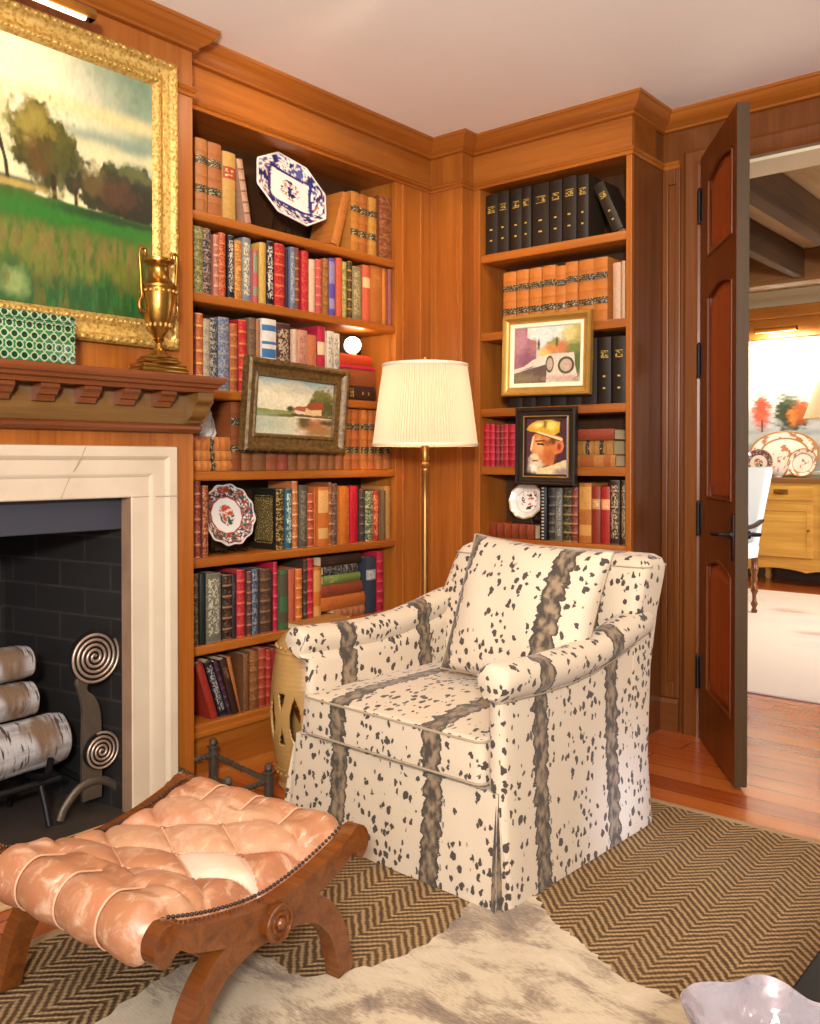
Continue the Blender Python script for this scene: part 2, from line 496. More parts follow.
PAINTED = attr_mat('oil_paint_on_canvas', .42, .5, .2)
GLAZED = attr_mat('painted_porcelain', .15, .6)

# pleated lamp shade: thin silk that lets light through
SHADE = NB('pleated_silk_shade', .8, 0, .1, lin('d6c0a0'))
_tr = SHADE.node('BsdfTranslucent'); _tr.inputs['Color'].default_value = lin('f0d8b0')
_mx = SHADE.node('MixShader'); _mx.inputs[0].default_value = .12
SHADE.t.links.new(SHADE.b.outputs[0], _mx.inputs[1]); SHADE.t.links.new(_tr.outputs[0], _mx.inputs[2])
SHADE.t.links.new(_mx.outputs[0], SHADE.t.nodes['Material Output'].inputs['Surface']); SHADE = SHADE.m

def glow(name, c, strength):
    b = NB(name, .5, 0, .2, lin('e8e0d0'))
    b.set('Emission Color', lin(c)); b.set('Emission Strength', strength)
    return b.m
BULB = glow('lit_frosted_bulb', 'fff0d8', 6.)
DIFF = glow('lit_picture_light_tube', 'fff0d0', 5.)
GLASS = NB('moulded_glass', .05, .25, .8, lin('cfc2c4'))
GLASS.set('Transmission Weight', .6); GLASS.set('IOR', 1.45); GLASS.bump(GLASS.noise(GLASS.coord(), 14, 3), .5, .02); GLASS = GLASS.m
CRYSTAL = NB('cut_crystal', .05, 0, .6, lin('eef2f2')); CRYSTAL.set('Transmission Weight', .45)
CRYSTAL.bump(CRYSTAL.voro(CRYSTAL.coord(), 60), .6, .01); CRYSTAL = CRYSTAL.m
RUGP = NB('faded_persian_wool', .9, 0, .1)
_c = RUGP.coord(); _n = RUGP.noise(RUGP.mapping(_c, (1.2, 3.2, 1)), 1.4, 5, .62); _v = RUGP.voro(_c, 2.2)
RUGP.set('Base Color', RUGP.mix(RUGP.step(_v, .1, .5), RUGP.ramp(_n, [(.35, lin('b08e84')), (.5, lin('cfc4bc')), (.65, lin('b4bcc4'))]), lin('d8ccc4'))); RUGP = RUGP.m
# ------------------------------------------------------------------ the setting (metres; camera stands at x=y=0)
XL, XB = -2.41, -2.336        # bookcase face and chimney breast on the left wall
YP, YB, YW = 2.999, 3.079, 3.347   # corner pilaster face, back bookcase face, back wall
HC = 2.38
ident = lambda x, y, h: (x, y, h)

bm = bmesh.new(); box(bm, (-3.9, -2.6, -.06), (2.8, 8.6, 0)); struct(obj('floor', bm, FLOOR))
bm = bmesh.new(); box(bm, (-2.9, -2.6, HC), (2.8, YW + .2, HC + .06)); struct(obj('ceiling', bm, PLASTER))

# left wall: chimney breast round the fire opening, then the wall behind the bookcase
OY0, OY1, OZ = .19, 1.506, .942
bm = bmesh.new()
box(bm, (-2.95, -.3, OZ + .15), (XB, 1.727, HC))
box(bm, (-2.95, 1.669, 0), (XB, 1.727, OZ + .15)); box(bm, (-2.95, -.3, 0), (XB, .03, OZ + .15))
box(bm, (-2.95, 1.727, 0), (-2.625, YW, HC))
for y in (1.02, 1.40): box(bm, (XB - .002, y, 1.31), (XB + .0015, y + .004, 2.17))
struct(obj('wall_left', bm, W_Z))
# back wall with the doorway to the dining room
DX0, DX1, DH = -1.372, -.05, 2.155
bm = bmesh.new()
box(bm, (-2.95, YW, 0), (DX0, YW + .2, HC)); box(bm, (DX0, YW, DH), (DX1, YW + .2, HC)); box(bm, (DX1, YW, 0), (2.8, YW + .2, HC))
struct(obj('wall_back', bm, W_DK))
# crown moulding right round, mitred at every break
path = [(XB, -.3), (XB, 1.727), (XL, 1.727), (XL, YP), (-2.247, YP), (-2.247, YB), (-1.53, YB), (-1.53, YW), (2.8, YW)]
crown = [(0, HC), (-.062, HC), (-.062, HC - .010), (-.056, HC - .014), (-.050, HC - .026), (-.036, HC - .042), (-.020, HC - .052), (-.014, HC - .056), (-.014, HC - .064), (-.004, HC - .068), (0, HC - .068)]
bm = bmesh.new(); sweep(bm, path, crown, ident); struct(obj('trim_1', bm, W_CR, smooth=25))
zf = 2.172
bead = [(0, zf + .03), (-.010, zf + .028), (-.014, zf + .022), (-.010, zf + .016), (-.005, zf + .013), (-.008, zf + .006), (-.006, zf), (0, zf)]
bm = bmesh.new(); sweep(bm, path[:7] + [(-1.53, YW), (-1.462, YW)], bead, ident); struct(obj('trim_2', bm, W_CR, smooth=25))
# door casing
bm = bmesh.new()
cas = [(0, 0), (0, .012), (.012, .018), (.03, .014), (.058, .02), (.07, .014), (.07, 0)]
sweep(bm, [(DX0, 0), (DX0, DH), (DX1, DH), (DX1, 0)], cas, lambda x, z, h: (x, YW - h, z)); struct(obj('trim_3', bm, W_DK, smooth=25))
bm = bmesh.new(); box(bm, (DX0 - .001, YW - .004, 0), (DX0 + .014, YW + .2, DH)); box(bm, (DX0 + .016, YW + .02, DH - .012), (DX1, YW + .21, DH + .001)); box(bm, (DX1 - .014, YW, 0), (DX1 + .001, YW + .2, DH - .013))
struct(obj('trim_4', bm, [CREAM]))
bm = bmesh.new(); box(bm, (DX0 - .0015, YW - .006, 0), (DX0 + .0155, YW + .195, DH)); struct(obj('trim_6', bm, W_DK))
# the panelled bit of wall between bookcase and door, and its baseboard
bm = bmesh.new(); box(bm, (-1.529, YW - .012, .13), (-1.505, YW, zf), .003); box(bm, (-1.478, YW - .012, .13), (-1.457, YW, zf), .003); box(bm, (-1.505, YW - .012, .13), (-1.478, YW, .19), .003); box(bm, (-1.505, YW - .012, zf - .06), (-1.478, YW, zf), .003)
struct(obj('trim_5', bm, W_DK))
bm = bmesh.new(); sweep(bm, [(-1.529, YW), (-1.457, YW)], [(0, 0), (-.018, 0), (-.018, .11), (-.012, .125), (0, .13)], ident); struct(obj('baseboard_back', bm, W_DKX))

# dining room shell
bm = bmesh.new(); box(bm, (-3.9, 8.30, 0), (2.8, 8.5, 3)); struct(obj('wall_dining', bm, CREAM))
bm = bmesh.new(); box(bm, (-3.9, YW + .2, 0), (-3.7, 8.3, 3)); struct(obj('wall_dining_left', bm, CREAM))
bm = bmesh.new(); box(bm, (-3.7, YW + .2, 2.56), (2.8, 8.3, 2.62)); struct(obj('ceiling_dining', bm, W_PALE))
bm = bmesh.new(); box(bm, (-3.7, YW + .195, HC - .05), (2.8, YW + .24, 2.56)); struct(obj('trim_9', bm, CREAM))
bm = bmesh.new(); box(bm, (-3.7, 8.17, 2.30), (2.8, 8.30, 2.40), .01); box(bm, (-3.7, 8.255, 2.13), (2.8, 8.30, 2.30), .004); struct(obj('trim_7', bm, wood('cornice_wood', '8a5420', 'b8762e', 'x')))
bm = bmesh.new(); sweep(bm, [(-3.7, 8.3), (2.8, 8.3)], [(0, 0), (-.02, 0), (-.02, .13), (0, .14)], ident); struct(obj('baseboard_dining', bm, plain('dark_skirting', '3a2418', .4)))
for x in (-2.03, -1.58, -.85, -.1):
    bm = bmesh.new(); box(bm, (x - .085 + (.02 if x < -2 else 0), YW + .24, 2.35), (x, 6.78, 2.555), .006, 2); struct(obj('ceiling_beam', bm, W_BEAM))
bm = bmesh.new(); box(bm, (-2.62, YW + .24, 2.35), (-2.50, 6.78, 2.555), .006, 2); struct(obj('ceiling_beam', bm, W_BEAM))
bm = bmesh.new(); box(bm, (-3.7, 6.78, 2.33), (2.8, 6.95, 2.555), .006, 2); struct(obj('ceiling_beam', bm, wood('cross_beam_wood', '6a4420', '96683a', 'x', .6)))

# ------------------------------------------------------------------ built-in bookcases
def bevbox(lo, hi, b=.003):
    bm = bmesh.new(); box(bm, lo, hi, b, 2); return bm

lb = thing('bookcase', 'tall honey-wood built-in bookcase between fireplace and corner lamp, with blue platter on top shelf', 'bookcase', (XL, 2.3, 0))
def LP(name, bm, m, par=None, **k):
    bmesh.ops.translate(bm, vec=(-XL, -2.3, 0), verts=bm.verts[:]); return obj(name, bm, m, par or lb, **k)
SL = {'L1': 1.855, 'L2': 1.592, 'L3': 1.282, 'L4': 1.014, 'L5': .731, 'L6': .446, 'L7': .191}
Y0, Y1 = 1.762, 2.772
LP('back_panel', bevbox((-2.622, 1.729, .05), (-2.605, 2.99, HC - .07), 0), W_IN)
LP('side_panel', bevbox((-2.605, 1.73, 0), (XL, Y0, HC - .07), .002), W_Z)
LP('side_panel', bevbox((-2.605, Y1, 0), (XL - .02, Y1 + .02, zf + .02), .001), W_Z)
for k, z in SL.items():
    bm = bmesh.new(); box(bm, (-2.605, Y0, z - .031), (XL - .001, Y1, z), .006, 3)
    LP('shelf', bm, W_Y, smooth=30)
bm = bmesh.new(); box(bm, (-2.45, Y1, .0), (XL, YP, zf + .01), .0015)
for y in (Y1 + .038, YP - .075): box(bm, (XL - .004, y, .12), (XL + .006, y + .012, zf - .002), .003)
LP('stile', bm, W_Z)
LP('frieze', bevbox((-2.605, Y0, zf), (XL - .0008, YP, HC - .02), 0), W_Y)
bm = bmesh.new(); box(bm, (-2.45, Y0, 0), (XL - .012, Y1, .165), .002); box(bm, (-2.43, Y0, .150), (XL + .006, Y1, .168), .004); LP('plinth', bm, W_Y)
bm = bmesh.new(); sweep(bm, [(XL - .0115, Y0), (XL - .0115, Y1), (XL, Y1), (XL, YP)], [(0, 0), (-.024, 0), (-.022, .012), (-.014, .022), (0, .028)], ident); LP('shoe_moulding', bm, W_Y, smooth=30)

rb = thing('bookcase', 'narrower honey-wood built-in bookcase on back wall beside the door, holding black volumes', 'bookcase', (-1.89, YB, 0))
def RP(name, bm, m, par=None, **k):
    bmesh.ops.translate(bm, vec=(1.89, -YB, 0), verts=bm.verts[:]); return obj(name, bm, m, par or rb, **k)
SR = {'R1': 1.900, 'R2': 1.577, 'R3': 1.263, 'R4': 1.024, 'R5': .732, 'R6': .43, 'R7': .18}
X0, X1 = -2.213, -1.554
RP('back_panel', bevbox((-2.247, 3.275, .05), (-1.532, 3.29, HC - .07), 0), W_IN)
RP('side_panel', bevbox((-2.247, YB + .0195, 0), (X0, 3.275, HC - .07), 0), W_Z)
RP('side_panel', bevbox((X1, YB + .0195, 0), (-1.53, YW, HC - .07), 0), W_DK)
for k, z in SR.items():
    bm = bmesh.new(); box(bm, (X0, YB + .006, z - .034), (X1, 3.275, z), .004, 2); RP('shelf', bm, W_X, smooth=30)
RP('stile', bevbox((-2.247, YB, 0), (X0, YB + .02, zf + .01), .002), W_Z)
RP('stile', bevbox((X1, YB, 0), (-1.53, YB + .02, zf + .01), .003), W_Z)
RP('frieze', bevbox((-2.247, YB, zf), (-1.53, 3.275, HC - .02), 0), W_X)
RP('plinth', bevbox((X0, YB + .004, 0), (X1, YB + .03, .15), 0), W_X)
bm = bmesh.new(); box(bm, (-2.60, YP, 0), (-2.247, YW - .002, HC - .01), .002)
for x in (XL + .02, -2.275): box(bm, (x, YP - .005, .12), (x + .008, YP + .004, zf - .004), .002)
struct(obj('corner_pilaster', bm, W_Z))
BOOKS=[
('L1', 'up', 1.808, 0.0468, 0.24, 0.0, 'calf', 'b4743f', '2b2318', 'mottled tan calf book with two dark labels, top shelf of left bookcase'),
('L1', 'up', 1.857, 0.0543, 0.238, 0.0, 'calf', 'ab683a', '2b2318', 'rosier tan calf book with two dark labels, top shelf of left bookcase'),
('L1', 'up', 1.914, 0.0538, 0.222, 0.0, 'label', 'c2954e', '9c3f26', 'yellow vellum book with one red label, top shelf of left bookcase'),
('L1', 'lean', 2.016, 0.026, 0.217, -0.187, 'bands', 'bd8f70', '6d4a3a', 'thin leaning pinkish book, top shelf of left bookcase'),
('L1', 'lean', 2.428, 0.043, 0.215, 0.299, 'plain', 'b9702f', '8d4d1c', 'tan leather book leaning toward the platter, top shelf of left bookcase'),
('L1', 'up', 2.532, 0.0467, 0.23, 0.0, 'calf', 'b8752f', '2a2219', 'light tan calf book with two black bands, top shelf of left bookcase'),
('L1', 'up', 2.582, 0.0478, 0.23, 0.0, 'calf', 'a9622a', '2a2219', 'orange tan calf book with two black bands, top shelf of left bookcase'),
('L1', 'up', 2.633, 0.0459, 0.229, 0.0, 'calf', 'b98238', '2a2219', 'yellowish tan calf book with two black bands, top shelf of left bookcase'),
('L1', 'up', 2.692, 0.0742, 0.249, 0.0, 'orn', '7a4128', 'a06a3c', 'tall brown cloth book, top shelf of left bookcase'),
('L2', 'up', 1.797, 0.0366, 0.214, 0.0, 'orn', '6f6c40', 'b0a464', 'broad olive gilt-patterned book, second shelf of left bookcase'),
('L2', 'up', 1.838, 0.0354, 0.217, 0.0, 'orn', '2c2f3a', 'b58d6c', 'navy book with beige figures, second shelf of left bookcase'),
('L2', 'up', 1.881, 0.0217, 0.202, 0.0, 'bands', 'b06a55', 'd9a17e', 'slim salmon banded book, second shelf of left bookcase'),
('L2', 'up', 1.904, 0.0291, 0.214, 0.0, 'orn', 'a83a28', 'd98a4a', 'red book with gilt tooling, second shelf of left bookcase'),
('L2', 'up', 1.936, 0.0266, 0.21, 0.0, 'text', '1c1a1c', 'c9b9a0', 'black book with pale lettering, second shelf of left bookcase'),
('L2', 'up', 1.966, 0.0314, 0.199, 0.0, 'orn', 'b4702c', 'd9a050', 'tan orange book, second shelf of left bookcase'),
('L2', 'up', 2.005, 0.0373, 0.217, 0.0, 'text', '7c8087', 'd0c08c', 'grey blue book with cream lettering, second shelf of left bookcase'),
('L2', 'up', 2.044, 0.0205, 0.181, 0.0, 'split', 'c05a5a', '7d8a68', 'short pink book with green top, second shelf of left bookcase'),
('L2', 'up', 2.071, 0.0299, 0.211, 0.0, 'plain', 'c9a04c', 'a87c30', 'mustard yellow book, second shelf of left bookcase'),
('L2', 'up', 2.107, 0.0327, 0.223, 0.0, 'text', '17161a', 'd0c4b0', 'black book with tall white lettering, second shelf of left bookcase'),
('L2', 'up', 2.144, 0.0452, 0.222, 0.0, 'bands', 'b8262a', 'd8703c', 'broad bright red book, second shelf of left bookcase'),
('L2', 'up', 2.192, 0.0116, 0.217, 0.0, 'plain', '4a1f22', '30161a', 'thin dark maroon book, second shelf of left bookcase'),
('L2', 'up', 2.205, 0.0107, 0.213, 0.0, 'plain', '382a3a', '231a28', 'thin dark plum book, second shelf of left bookcase'),
('L2', 'up', 2.218, 0.0248, 0.222, 0.0, 'text', '6d7487', 'b0a8a4', 'slate blue book, second shelf of left bookcase'),
('L2', 'up', 2.245, 0.0222, 0.224, 0.0, 'bands', '7b3d2c', 'b8804c', 'brown banded book, second shelf of left bookcase'),
('L2', 'up', 2.278, 0.0341, 0.22, 0.0, 'orn', 'b51f2c', 'c9503c', 'crimson book, second shelf of left bookcase'),
('L2', 'up', 2.315, 0.0296, 0.195, 0.0, 'plain', 'd9b592', 'c09070', 'cream book, second shelf of left bookcase'),
('L2', 'up', 2.35, 0.0301, 0.201, 0.0, 'bands', 'bf4a48', 'd97a60', 'rose red book, second shelf of left bookcase'),
('L2', 'up', 2.384, 0.0295, 0.209, 0.0, 'orn', 'a06a30', '5a3a20', 'brown book with dark mottling, second shelf of left bookcase'),
('L2', 'up', 2.416, 0.0305, 0.216, 0.0, 'split', '5a4a9a', '8a7d9c', 'violet and lilac book, second shelf of left bookcase'),
('L2', 'up', 2.449, 0.0326, 0.222, 0.0, 'plain', 'c25638', 'a04028', 'coral book, second shelf of left bookcase'),
('L2', 'up', 2.484, 0.0248, 0.214, 0.0, 'orn', 'b0a058', '5c6a34', 'yellow green book, second shelf of left bookcase'),
('L2', 'up', 2.511, 0.0268, 0.22, 0.0, 'bands', '3a2c1c', 'a8803a', 'black and gold book, second shelf of left bookcase'),
('L2', 'up', 2.54, 0.0509, 0.206, 0.0, 'text', '7d7050', 'a49468', 'broad grey green book, second shelf of left bookcase'),
('L2', 'up', 2.596, 0.0441, 0.22, 0.0, 'label', 'c25a3c', 'd9a878', 'coral book with pale panel, second shelf of left bookcase'),
('L2', 'up', 2.644, 0.07, 0.227, 0.0, 'plain', 'a8622a', 'bb7a3c', 'broad russet book, second shelf of left bookcase'),
('L2', 'up', 2.716, 0.0233, 0.227, 0.0, 'plain', 'c07028', 'a85a20', 'narrow orange book, second shelf of left bookcase'),
('L2', 'up', 2.742, 0.0246, 0.227, 0.0, 'plain', '8a5048', '704038', 'mauve brown book, second shelf of left bookcase'),
('L3', 'up', 1.795, 0.0078, 0.244, 0.0, 'bands', '5c2c22', '90603a', 'thin brown book against the side panel, third shelf of left bookcase'),
('L3', 'up', 1.805, 0.0281, 0.244, 0.0, 'bands', 'b2522a', 'd9a04c', 'red orange ribbed book, third shelf of left bookcase'),
('L3', 'up', 1.836, 0.0273, 0.23, 0.0, 'orn', 'b5a07c', '6a6458', 'cream grey patterned book, third shelf of left bookcase'),
('L3', 'up', 1.866, 0.0298, 0.235, 0.0, 'orn', '2d3346', 'b4a88c', 'navy book with cream ornament, third shelf of left bookcase'),
('L3', 'up', 1.9, 0.045, 0.244, 0.0, 'orn', '5c6a86', 'b0a088', 'blue grey book with gilt ornament, third shelf of left bookcase'),
('L3', 'up', 1.948, 0.0333, 0.227, 0.0, 'bands', 'a0552c', 'c08048', 'russet banded book, third shelf of left bookcase'),
('L3', 'up', 1.988, 0.0348, 0.245, 0.0, 'bands', 'b82028', 'd0783c', 'red ribbed book, third shelf of left bookcase'),
('L3', 'up', 2.026, 0.0324, 0.256, 0.0, 'orn', '7c5c40', '4a3628', 'mottled olive brown book, third shelf of left bookcase'),
('L3', 'up', 2.062, 0.0171, 0.255, 0.0, 'plain', 'a8704a', '805030', 'narrow fawn book, third shelf of left bookcase'),
('L3', 'up', 2.082, 0.0661, 0.26, 0.0, 'stripe', 'e0d6c4', '3c6a94', 'broad white book with blue bands, third shelf of left bookcase'),
('L3', 'up', 2.151, 0.0693, 0.254, 0.0, 'text', '4a2a2a', 'b09a78', 'dark brown book with gilt title, third shelf of left bookcase'),
('L3', 'up', 2.224, 0.0244, 0.238, 0.0, 'plain', 'cfa98c', 'b08868', 'pale pink book, third shelf of left bookcase'),
('L3', 'up', 2.25, 0.0486, 0.239, 0.0, 'text', 'c08a6c', 'a06050', 'dusty pink book with red lettering, third shelf of left bookcase'),
('L3', 'up', 2.302, 0.0524, 0.228, 0.0, 'plain', 'bf7048', 'a85c38', 'short terracotta book, third shelf of left bookcase'),
('L3', 'up', 2.357, 0.0391, 0.265, 0.0, 'label', 'b4243c', 'd9b08c', 'red book with cream panel, third shelf of left bookcase'),
('L3', 'up', 2.399, 0.0366, 0.251, 0.0, 'text', 'd0bfa4', '8a8478', 'ivory book with grey lettering, third shelf of left bookcase'),
('L3', 'up', 2.438, 0.0324, 0.247, 0.0, 'text', 'c4b8a4', '7a7870', 'greyish white book, third shelf of left bookcase'),
('L4', 'up', 1.912, 0.0369, 0.227, 0.0, 'bands', '3b3424', '80683a', 'dark olive book behind the orange stack, fourth shelf of left bookcase'),
('L4', 'up', 1.952, 0.0441, 0.232, 0.0, 'calf', '8a4a24', '241c16', 'brown book with black labels beside the orange stack, fourth shelf of left bookcase'),
('L4', 'up', 1.999, 0.0452, 0.215, 0.0, 'calf', '9a5f36', '2a2019', 'tan calf volume, first, behind the river landscape, fourth shelf of left bookcase'),
('L4', 'up', 2.047, 0.0531, 0.215, 0.0, 'calf', '8d5c38', '2a2019', 'tan calf volume, second, behind the river landscape, fourth shelf of left bookcase'),
('L4', 'up', 2.103, 0.0546, 0.217, 0.0, 'calf', '9a5634', '2a2019', 'tan calf volume, third, behind the river landscape, fourth shelf of left bookcase'),
('L4', 'up', 2.161, 0.049, 0.218, 0.0, 'calf', 'a0503a', '2a2019', 'tan calf volume, fourth, behind the river landscape, fourth shelf of left bookcase'),
('L4', 'up', 2.213, 0.0429, 0.218, 0.0, 'calf', '8f5a38', '2a2019', 'tan calf volume, fifth, behind the river landscape, fourth shelf of left bookcase'),
('L4', 'up', 2.259, 0.0489, 0.219, 0.0, 'calf', '9c6038', '2a2019', 'tan calf volume, sixth, behind the river landscape, fourth shelf of left bookcase'),
('L4', 'up', 2.312, 0.0475, 0.22, 0.0, 'calf', '966038', '2a2019', 'tan calf volume, seventh, behind the river landscape, fourth shelf of left bookcase'),
('L4', 'up', 2.362, 0.0434, 0.22, 0.0, 'calf', 'a3663a', '2a2019', 'tan calf volume, eighth, behind the river landscape, fourth shelf of left bookcase'),
('L4', 'up', 2.409, 0.039, 0.22, 0.0, 'calf', 'a4683a', '2a2019', 'tan calf volume, ninth, behind the river landscape, fourth shelf of left bookcase'),
('L4', 'up', 2.452, 0.037, 0.221, 0.0, 'calf', 'a9663a', '2a2019', 'tan calf volume, tenth, behind the river landscape, fourth shelf of left bookcase'),
('L4', 'up', 2.498, 0.0423, 0.232, 0.0, 'calf', 'b56a34', '2a2019', 'orange calf volume, first to the right of the landscape frame, fourth shelf of left bookcase'),
('L4', 'up', 2.542, 0.0431, 0.232, 0.0, 'calf', 'b86430', '2a2019', 'orange calf volume, second to the right of the landscape frame, fourth shelf of left bookcase'),
('L4', 'up', 2.587, 0.0393, 0.232, 0.0, 'calf', 'c07034', '2a2019', 'orange calf volume, third to the right of the landscape frame, fourth shelf of left bookcase'),
('L4', 'up', 2.629, 0.0413, 0.232, 0.0, 'calf', 'bb6c34', '2a2019', 'orange calf volume, fourth to the right of the landscape frame, fourth shelf of left bookcase'),
('L4', 'up', 2.673, 0.0439, 0.232, 0.0, 'calf', 'b8703a', '2a2019', 'orange calf volume, fifth to the right of the landscape frame, fourth shelf of left bookcase'),
('L4', 'up', 2.719, 0.0472, 0.232, 0.0, 'calf', 'b47040', '2a2019', 'orange calf volume, sixth to the right of the landscape frame, fourth shelf of left bookcase'),
('L5', 'up', 1.802, 0.0261, 0.25, 0.0, 'bands', '8a3a30', 'c08a5c', 'dark red ribbed book at the left end, fifth shelf of left bookcase'),
('L5', 'up', 1.831, 0.0224, 0.235, 0.0, 'orn', '7a3328', 'c4884c', 'red book with gilt ornament beside the plate, fifth shelf of left bookcase'),
('L5', 'up', 2.153, 0.0369, 0.215, 0.0, 'orn', '211d15', 'b8964c', 'black book with gilt spine and gilt cover panel, fifth shelf of left bookcase'),
('L5', 'up', 2.193, 0.0323, 0.216, 0.0, 'text', '34555c', 'b4c0b0', 'teal book with pale lettering, fifth shelf of left bookcase'),
('L5', 'up', 2.229, 0.0294, 0.242, 0.0, 'bands', 'b5683a', 'd9a86c', 'tall apricot ribbed book, fifth shelf of left bookcase'),
('L5', 'up', 2.261, 0.0414, 0.227, 0.0, 'text', '544c40', '7c7058', 'dark grey book, fifth shelf of left bookcase'),
('L5', 'up', 2.305, 0.0306, 0.197, 0.0, 'bands', 'a3402a', 'd08a58', 'short brick red book, fifth shelf of left bookcase'),
('L5', 'up', 2.338, 0.0099, 0.216, 0.0, 'plain', 'b56030', '904820', 'very thin orange book, fifth shelf of left bookcase'),
('L5', 'up', 2.351, 0.0542, 0.219, 0.0, 'split', 'c06a30', 'c99a5c', 'broad orange book with pale panels, fifth shelf of left bookcase'),
('L5', 'up', 2.408, 0.0134, 0.235, 0.0, 'bands', '8a4c28', 'c08848', 'thin chestnut book, fifth shelf of left bookcase'),
('L5', 'up', 2.424, 0.0344, 0.229, 0.0, 'orn', '5c3a30', '8c7464', 'dark brown speckled book, fifth shelf of left bookcase'),
('L5', 'up', 2.465, 0.0444, 0.219, 0.0, 'plain', 'bf6a24', 'a85a1c', 'plain orange book, fifth shelf of left bookcase'),
('L5', 'up', 2.512, 0.0125, 0.212, 0.0, 'orn', 'a4482c', 'c88a5c', 'thin rust book, fifth shelf of left bookcase'),
('L5', 'up', 2.527, 0.0434, 0.219, 0.0, 'plain', 'b81c2c', '98141f', 'scarlet cloth book, fifth shelf of left bookcase'),
('L5', 'up', 2.575, 0.0311, 0.205, 0.0, 'bands', '40322c', '6a5648', 'charcoal brown book, fifth shelf of left bookcase'),
('L5', 'up', 2.61, 0.0456, 0.196, 0.0, 'orn', '38604c', 'c0aa78', 'green book with cream spine, fifth shelf of left bookcase'),
('L5', 'up', 2.659, 0.0389, 0.196, 0.0, 'text', 'a83428', 'd8885c', 'red book with lettered spine, fifth shelf of left bookcase'),
('L5', 'up', 2.7, 0.0262, 0.198, 0.0, 'plain', '6c5634', '584628', 'narrow olive brown book, fifth shelf of left bookcase'),
('L5', 'up', 2.731, 0.0353, 0.213, 0.0, 'plain', 'b08048', '94683a', 'fawn book at the right end, fifth shelf of left bookcase'),
('L6', 'up', 1.797, 0.0201, 0.234, 0.0, 'orn', '4a3a28', '94805c', 'brown gilt book at the left end, sixth shelf of left bookcase'),
('L6', 'up', 1.819, 0.0239, 0.234, 0.0, 'plain', '1c211c', '2c302a', 'black green cloth book, sixth shelf of left bookcase'),
('L6', 'up', 1.846, 0.0617, 0.229, 0.0, 'text', '6f6a58', 'b4ac90', 'broad pewter book with silver tooling, sixth shelf of left bookcase'),
('L6', 'up', 1.914, 0.0413, 0.219, 0.0, 'bands', '2c221c', '94684c', 'black book with brown labels, sixth shelf of left bookcase'),
('L6', 'up', 1.958, 0.0176, 0.219, 0.0, 'plain', '30282a', '5c5050', 'thin dark grey book, sixth shelf of left bookcase'),
('L6', 'up', 1.978, 0.0347, 0.23, 0.0, 'bands', 'b02a30', 'd8604c', 'bright red ribbed book, sixth shelf of left bookcase'),
('L6', 'up', 2.016, 0.0234, 0.222, 0.0, 'bands', '4c3028', 'a0684c', 'dark brown banded book, sixth shelf of left bookcase'),
('L6', 'up', 2.042, 0.0278, 0.226, 0.0, 'orn', '39465e', '8c8c8c', 'blue book with silver tooling, sixth shelf of left bookcase'),
('L6', 'up', 2.075, 0.0471, 0.224, 0.0, 'bands', '4f3426', '806044', 'broad dark brown ribbed book, sixth shelf of left bookcase'),
('L6', 'up', 2.125, 0.0098, 0.211, 0.0, 'plain', '2a1c1a', '3a2a26', 'thin black brown book, sixth shelf of left bookcase'),
('L6', 'up', 2.137, 0.0197, 0.243, 0.0, 'bands', 'b01c34', 'c84c54', 'slim crimson book, sixth shelf of left bookcase'),
('L6', 'up', 2.162, 0.041, 0.211, 0.0, 'split', '44623c', '4c4230', 'green and brown jacketed book, sixth shelf of left bookcase'),
('L6', 'up', 2.206, 0.0335, 0.211, 0.0, 'plain', 'b5583c', 'a04830', 'salmon book, sixth shelf of left bookcase'),
('L6', 'up', 2.242, 0.0326, 0.209, 0.0, 'bands', 'bf622c', 'd9944c', 'orange ribbed book, sixth shelf of left bookcase'),
('L6', 'up', 2.277, 0.0201, 0.241, 0.0, 'bands', '3c2c24', '705a44', 'narrow dark brown book, sixth shelf of left bookcase'),
('L6', 'up', 2.303, 0.0311, 0.242, 0.0, 'bands', 'b41e30', 'd05048', 'red book left of the flat stack, sixth shelf of left bookcase'),
('L6', 'up', 2.337, 0.0388, 0.206, 0.0, 'split', 'c06a2c', 'c08848', 'tan and orange book left of the flat stack, sixth shelf of left bookcase'),
('L6', 'up', 2.612, 0.0575, 0.22, 0.0, 'label', '343a44', '8c9098', 'black book with grey panel right of the flat stack, sixth shelf of left bookcase'),
('L6', 'up', 2.675, 0.0392, 0.239, 0.0, 'bands', 'a81c34', 'c04850', 'red book at the right end, sixth shelf of left bookcase'),
('L7', 'lean', 1.87, 0.027, 0.202, -0.327, 'plain', 'a33224', '7c241c', 'red book leaning at the left end, lowest shelf of left bookcase'),
('L7', 'lean', 1.905, 0.029, 0.202, -0.323, 'text', '1e1a1c', 'a8a09c', 'leaning black book with white lettering, lowest shelf of left bookcase'),
('L7', 'lean', 1.936, 0.015, 0.2, -0.32, 'bands', '3c2430', '5c3c4c', 'thin leaning plum book, lowest shelf of left bookcase'),
('L7', 'lean', 1.953, 0.026, 0.199, -0.282, 'plain', '3a2218', 'b0683c', 'leaning dark brown book, lowest shelf of left bookcase'),
('L7', 'lean', 1.978, 0.016, 0.198, -0.229, 'plain', 'b56a34', '94542a', 'narrow leaning orange book, lowest shelf of left bookcase'),
('L7', 'up', 1.997, 0.0254, 0.196, 0.0, 'gilt', '6a4226', 'a87842', 'brown book with pictured spine, lowest shelf of left bookcase'),
('L7', 'up', 2.025, 0.0401, 0.2, 0.0, 'orn', '7c4a28', 'a06c3c', 'chestnut book, lowest shelf of left bookcase'),
('L7', 'up', 2.068, 0.0327, 0.203, 0.0, 'bands', '9c3a28', 'b85a3c', 'tall brick red book, lowest shelf of left bookcase'),
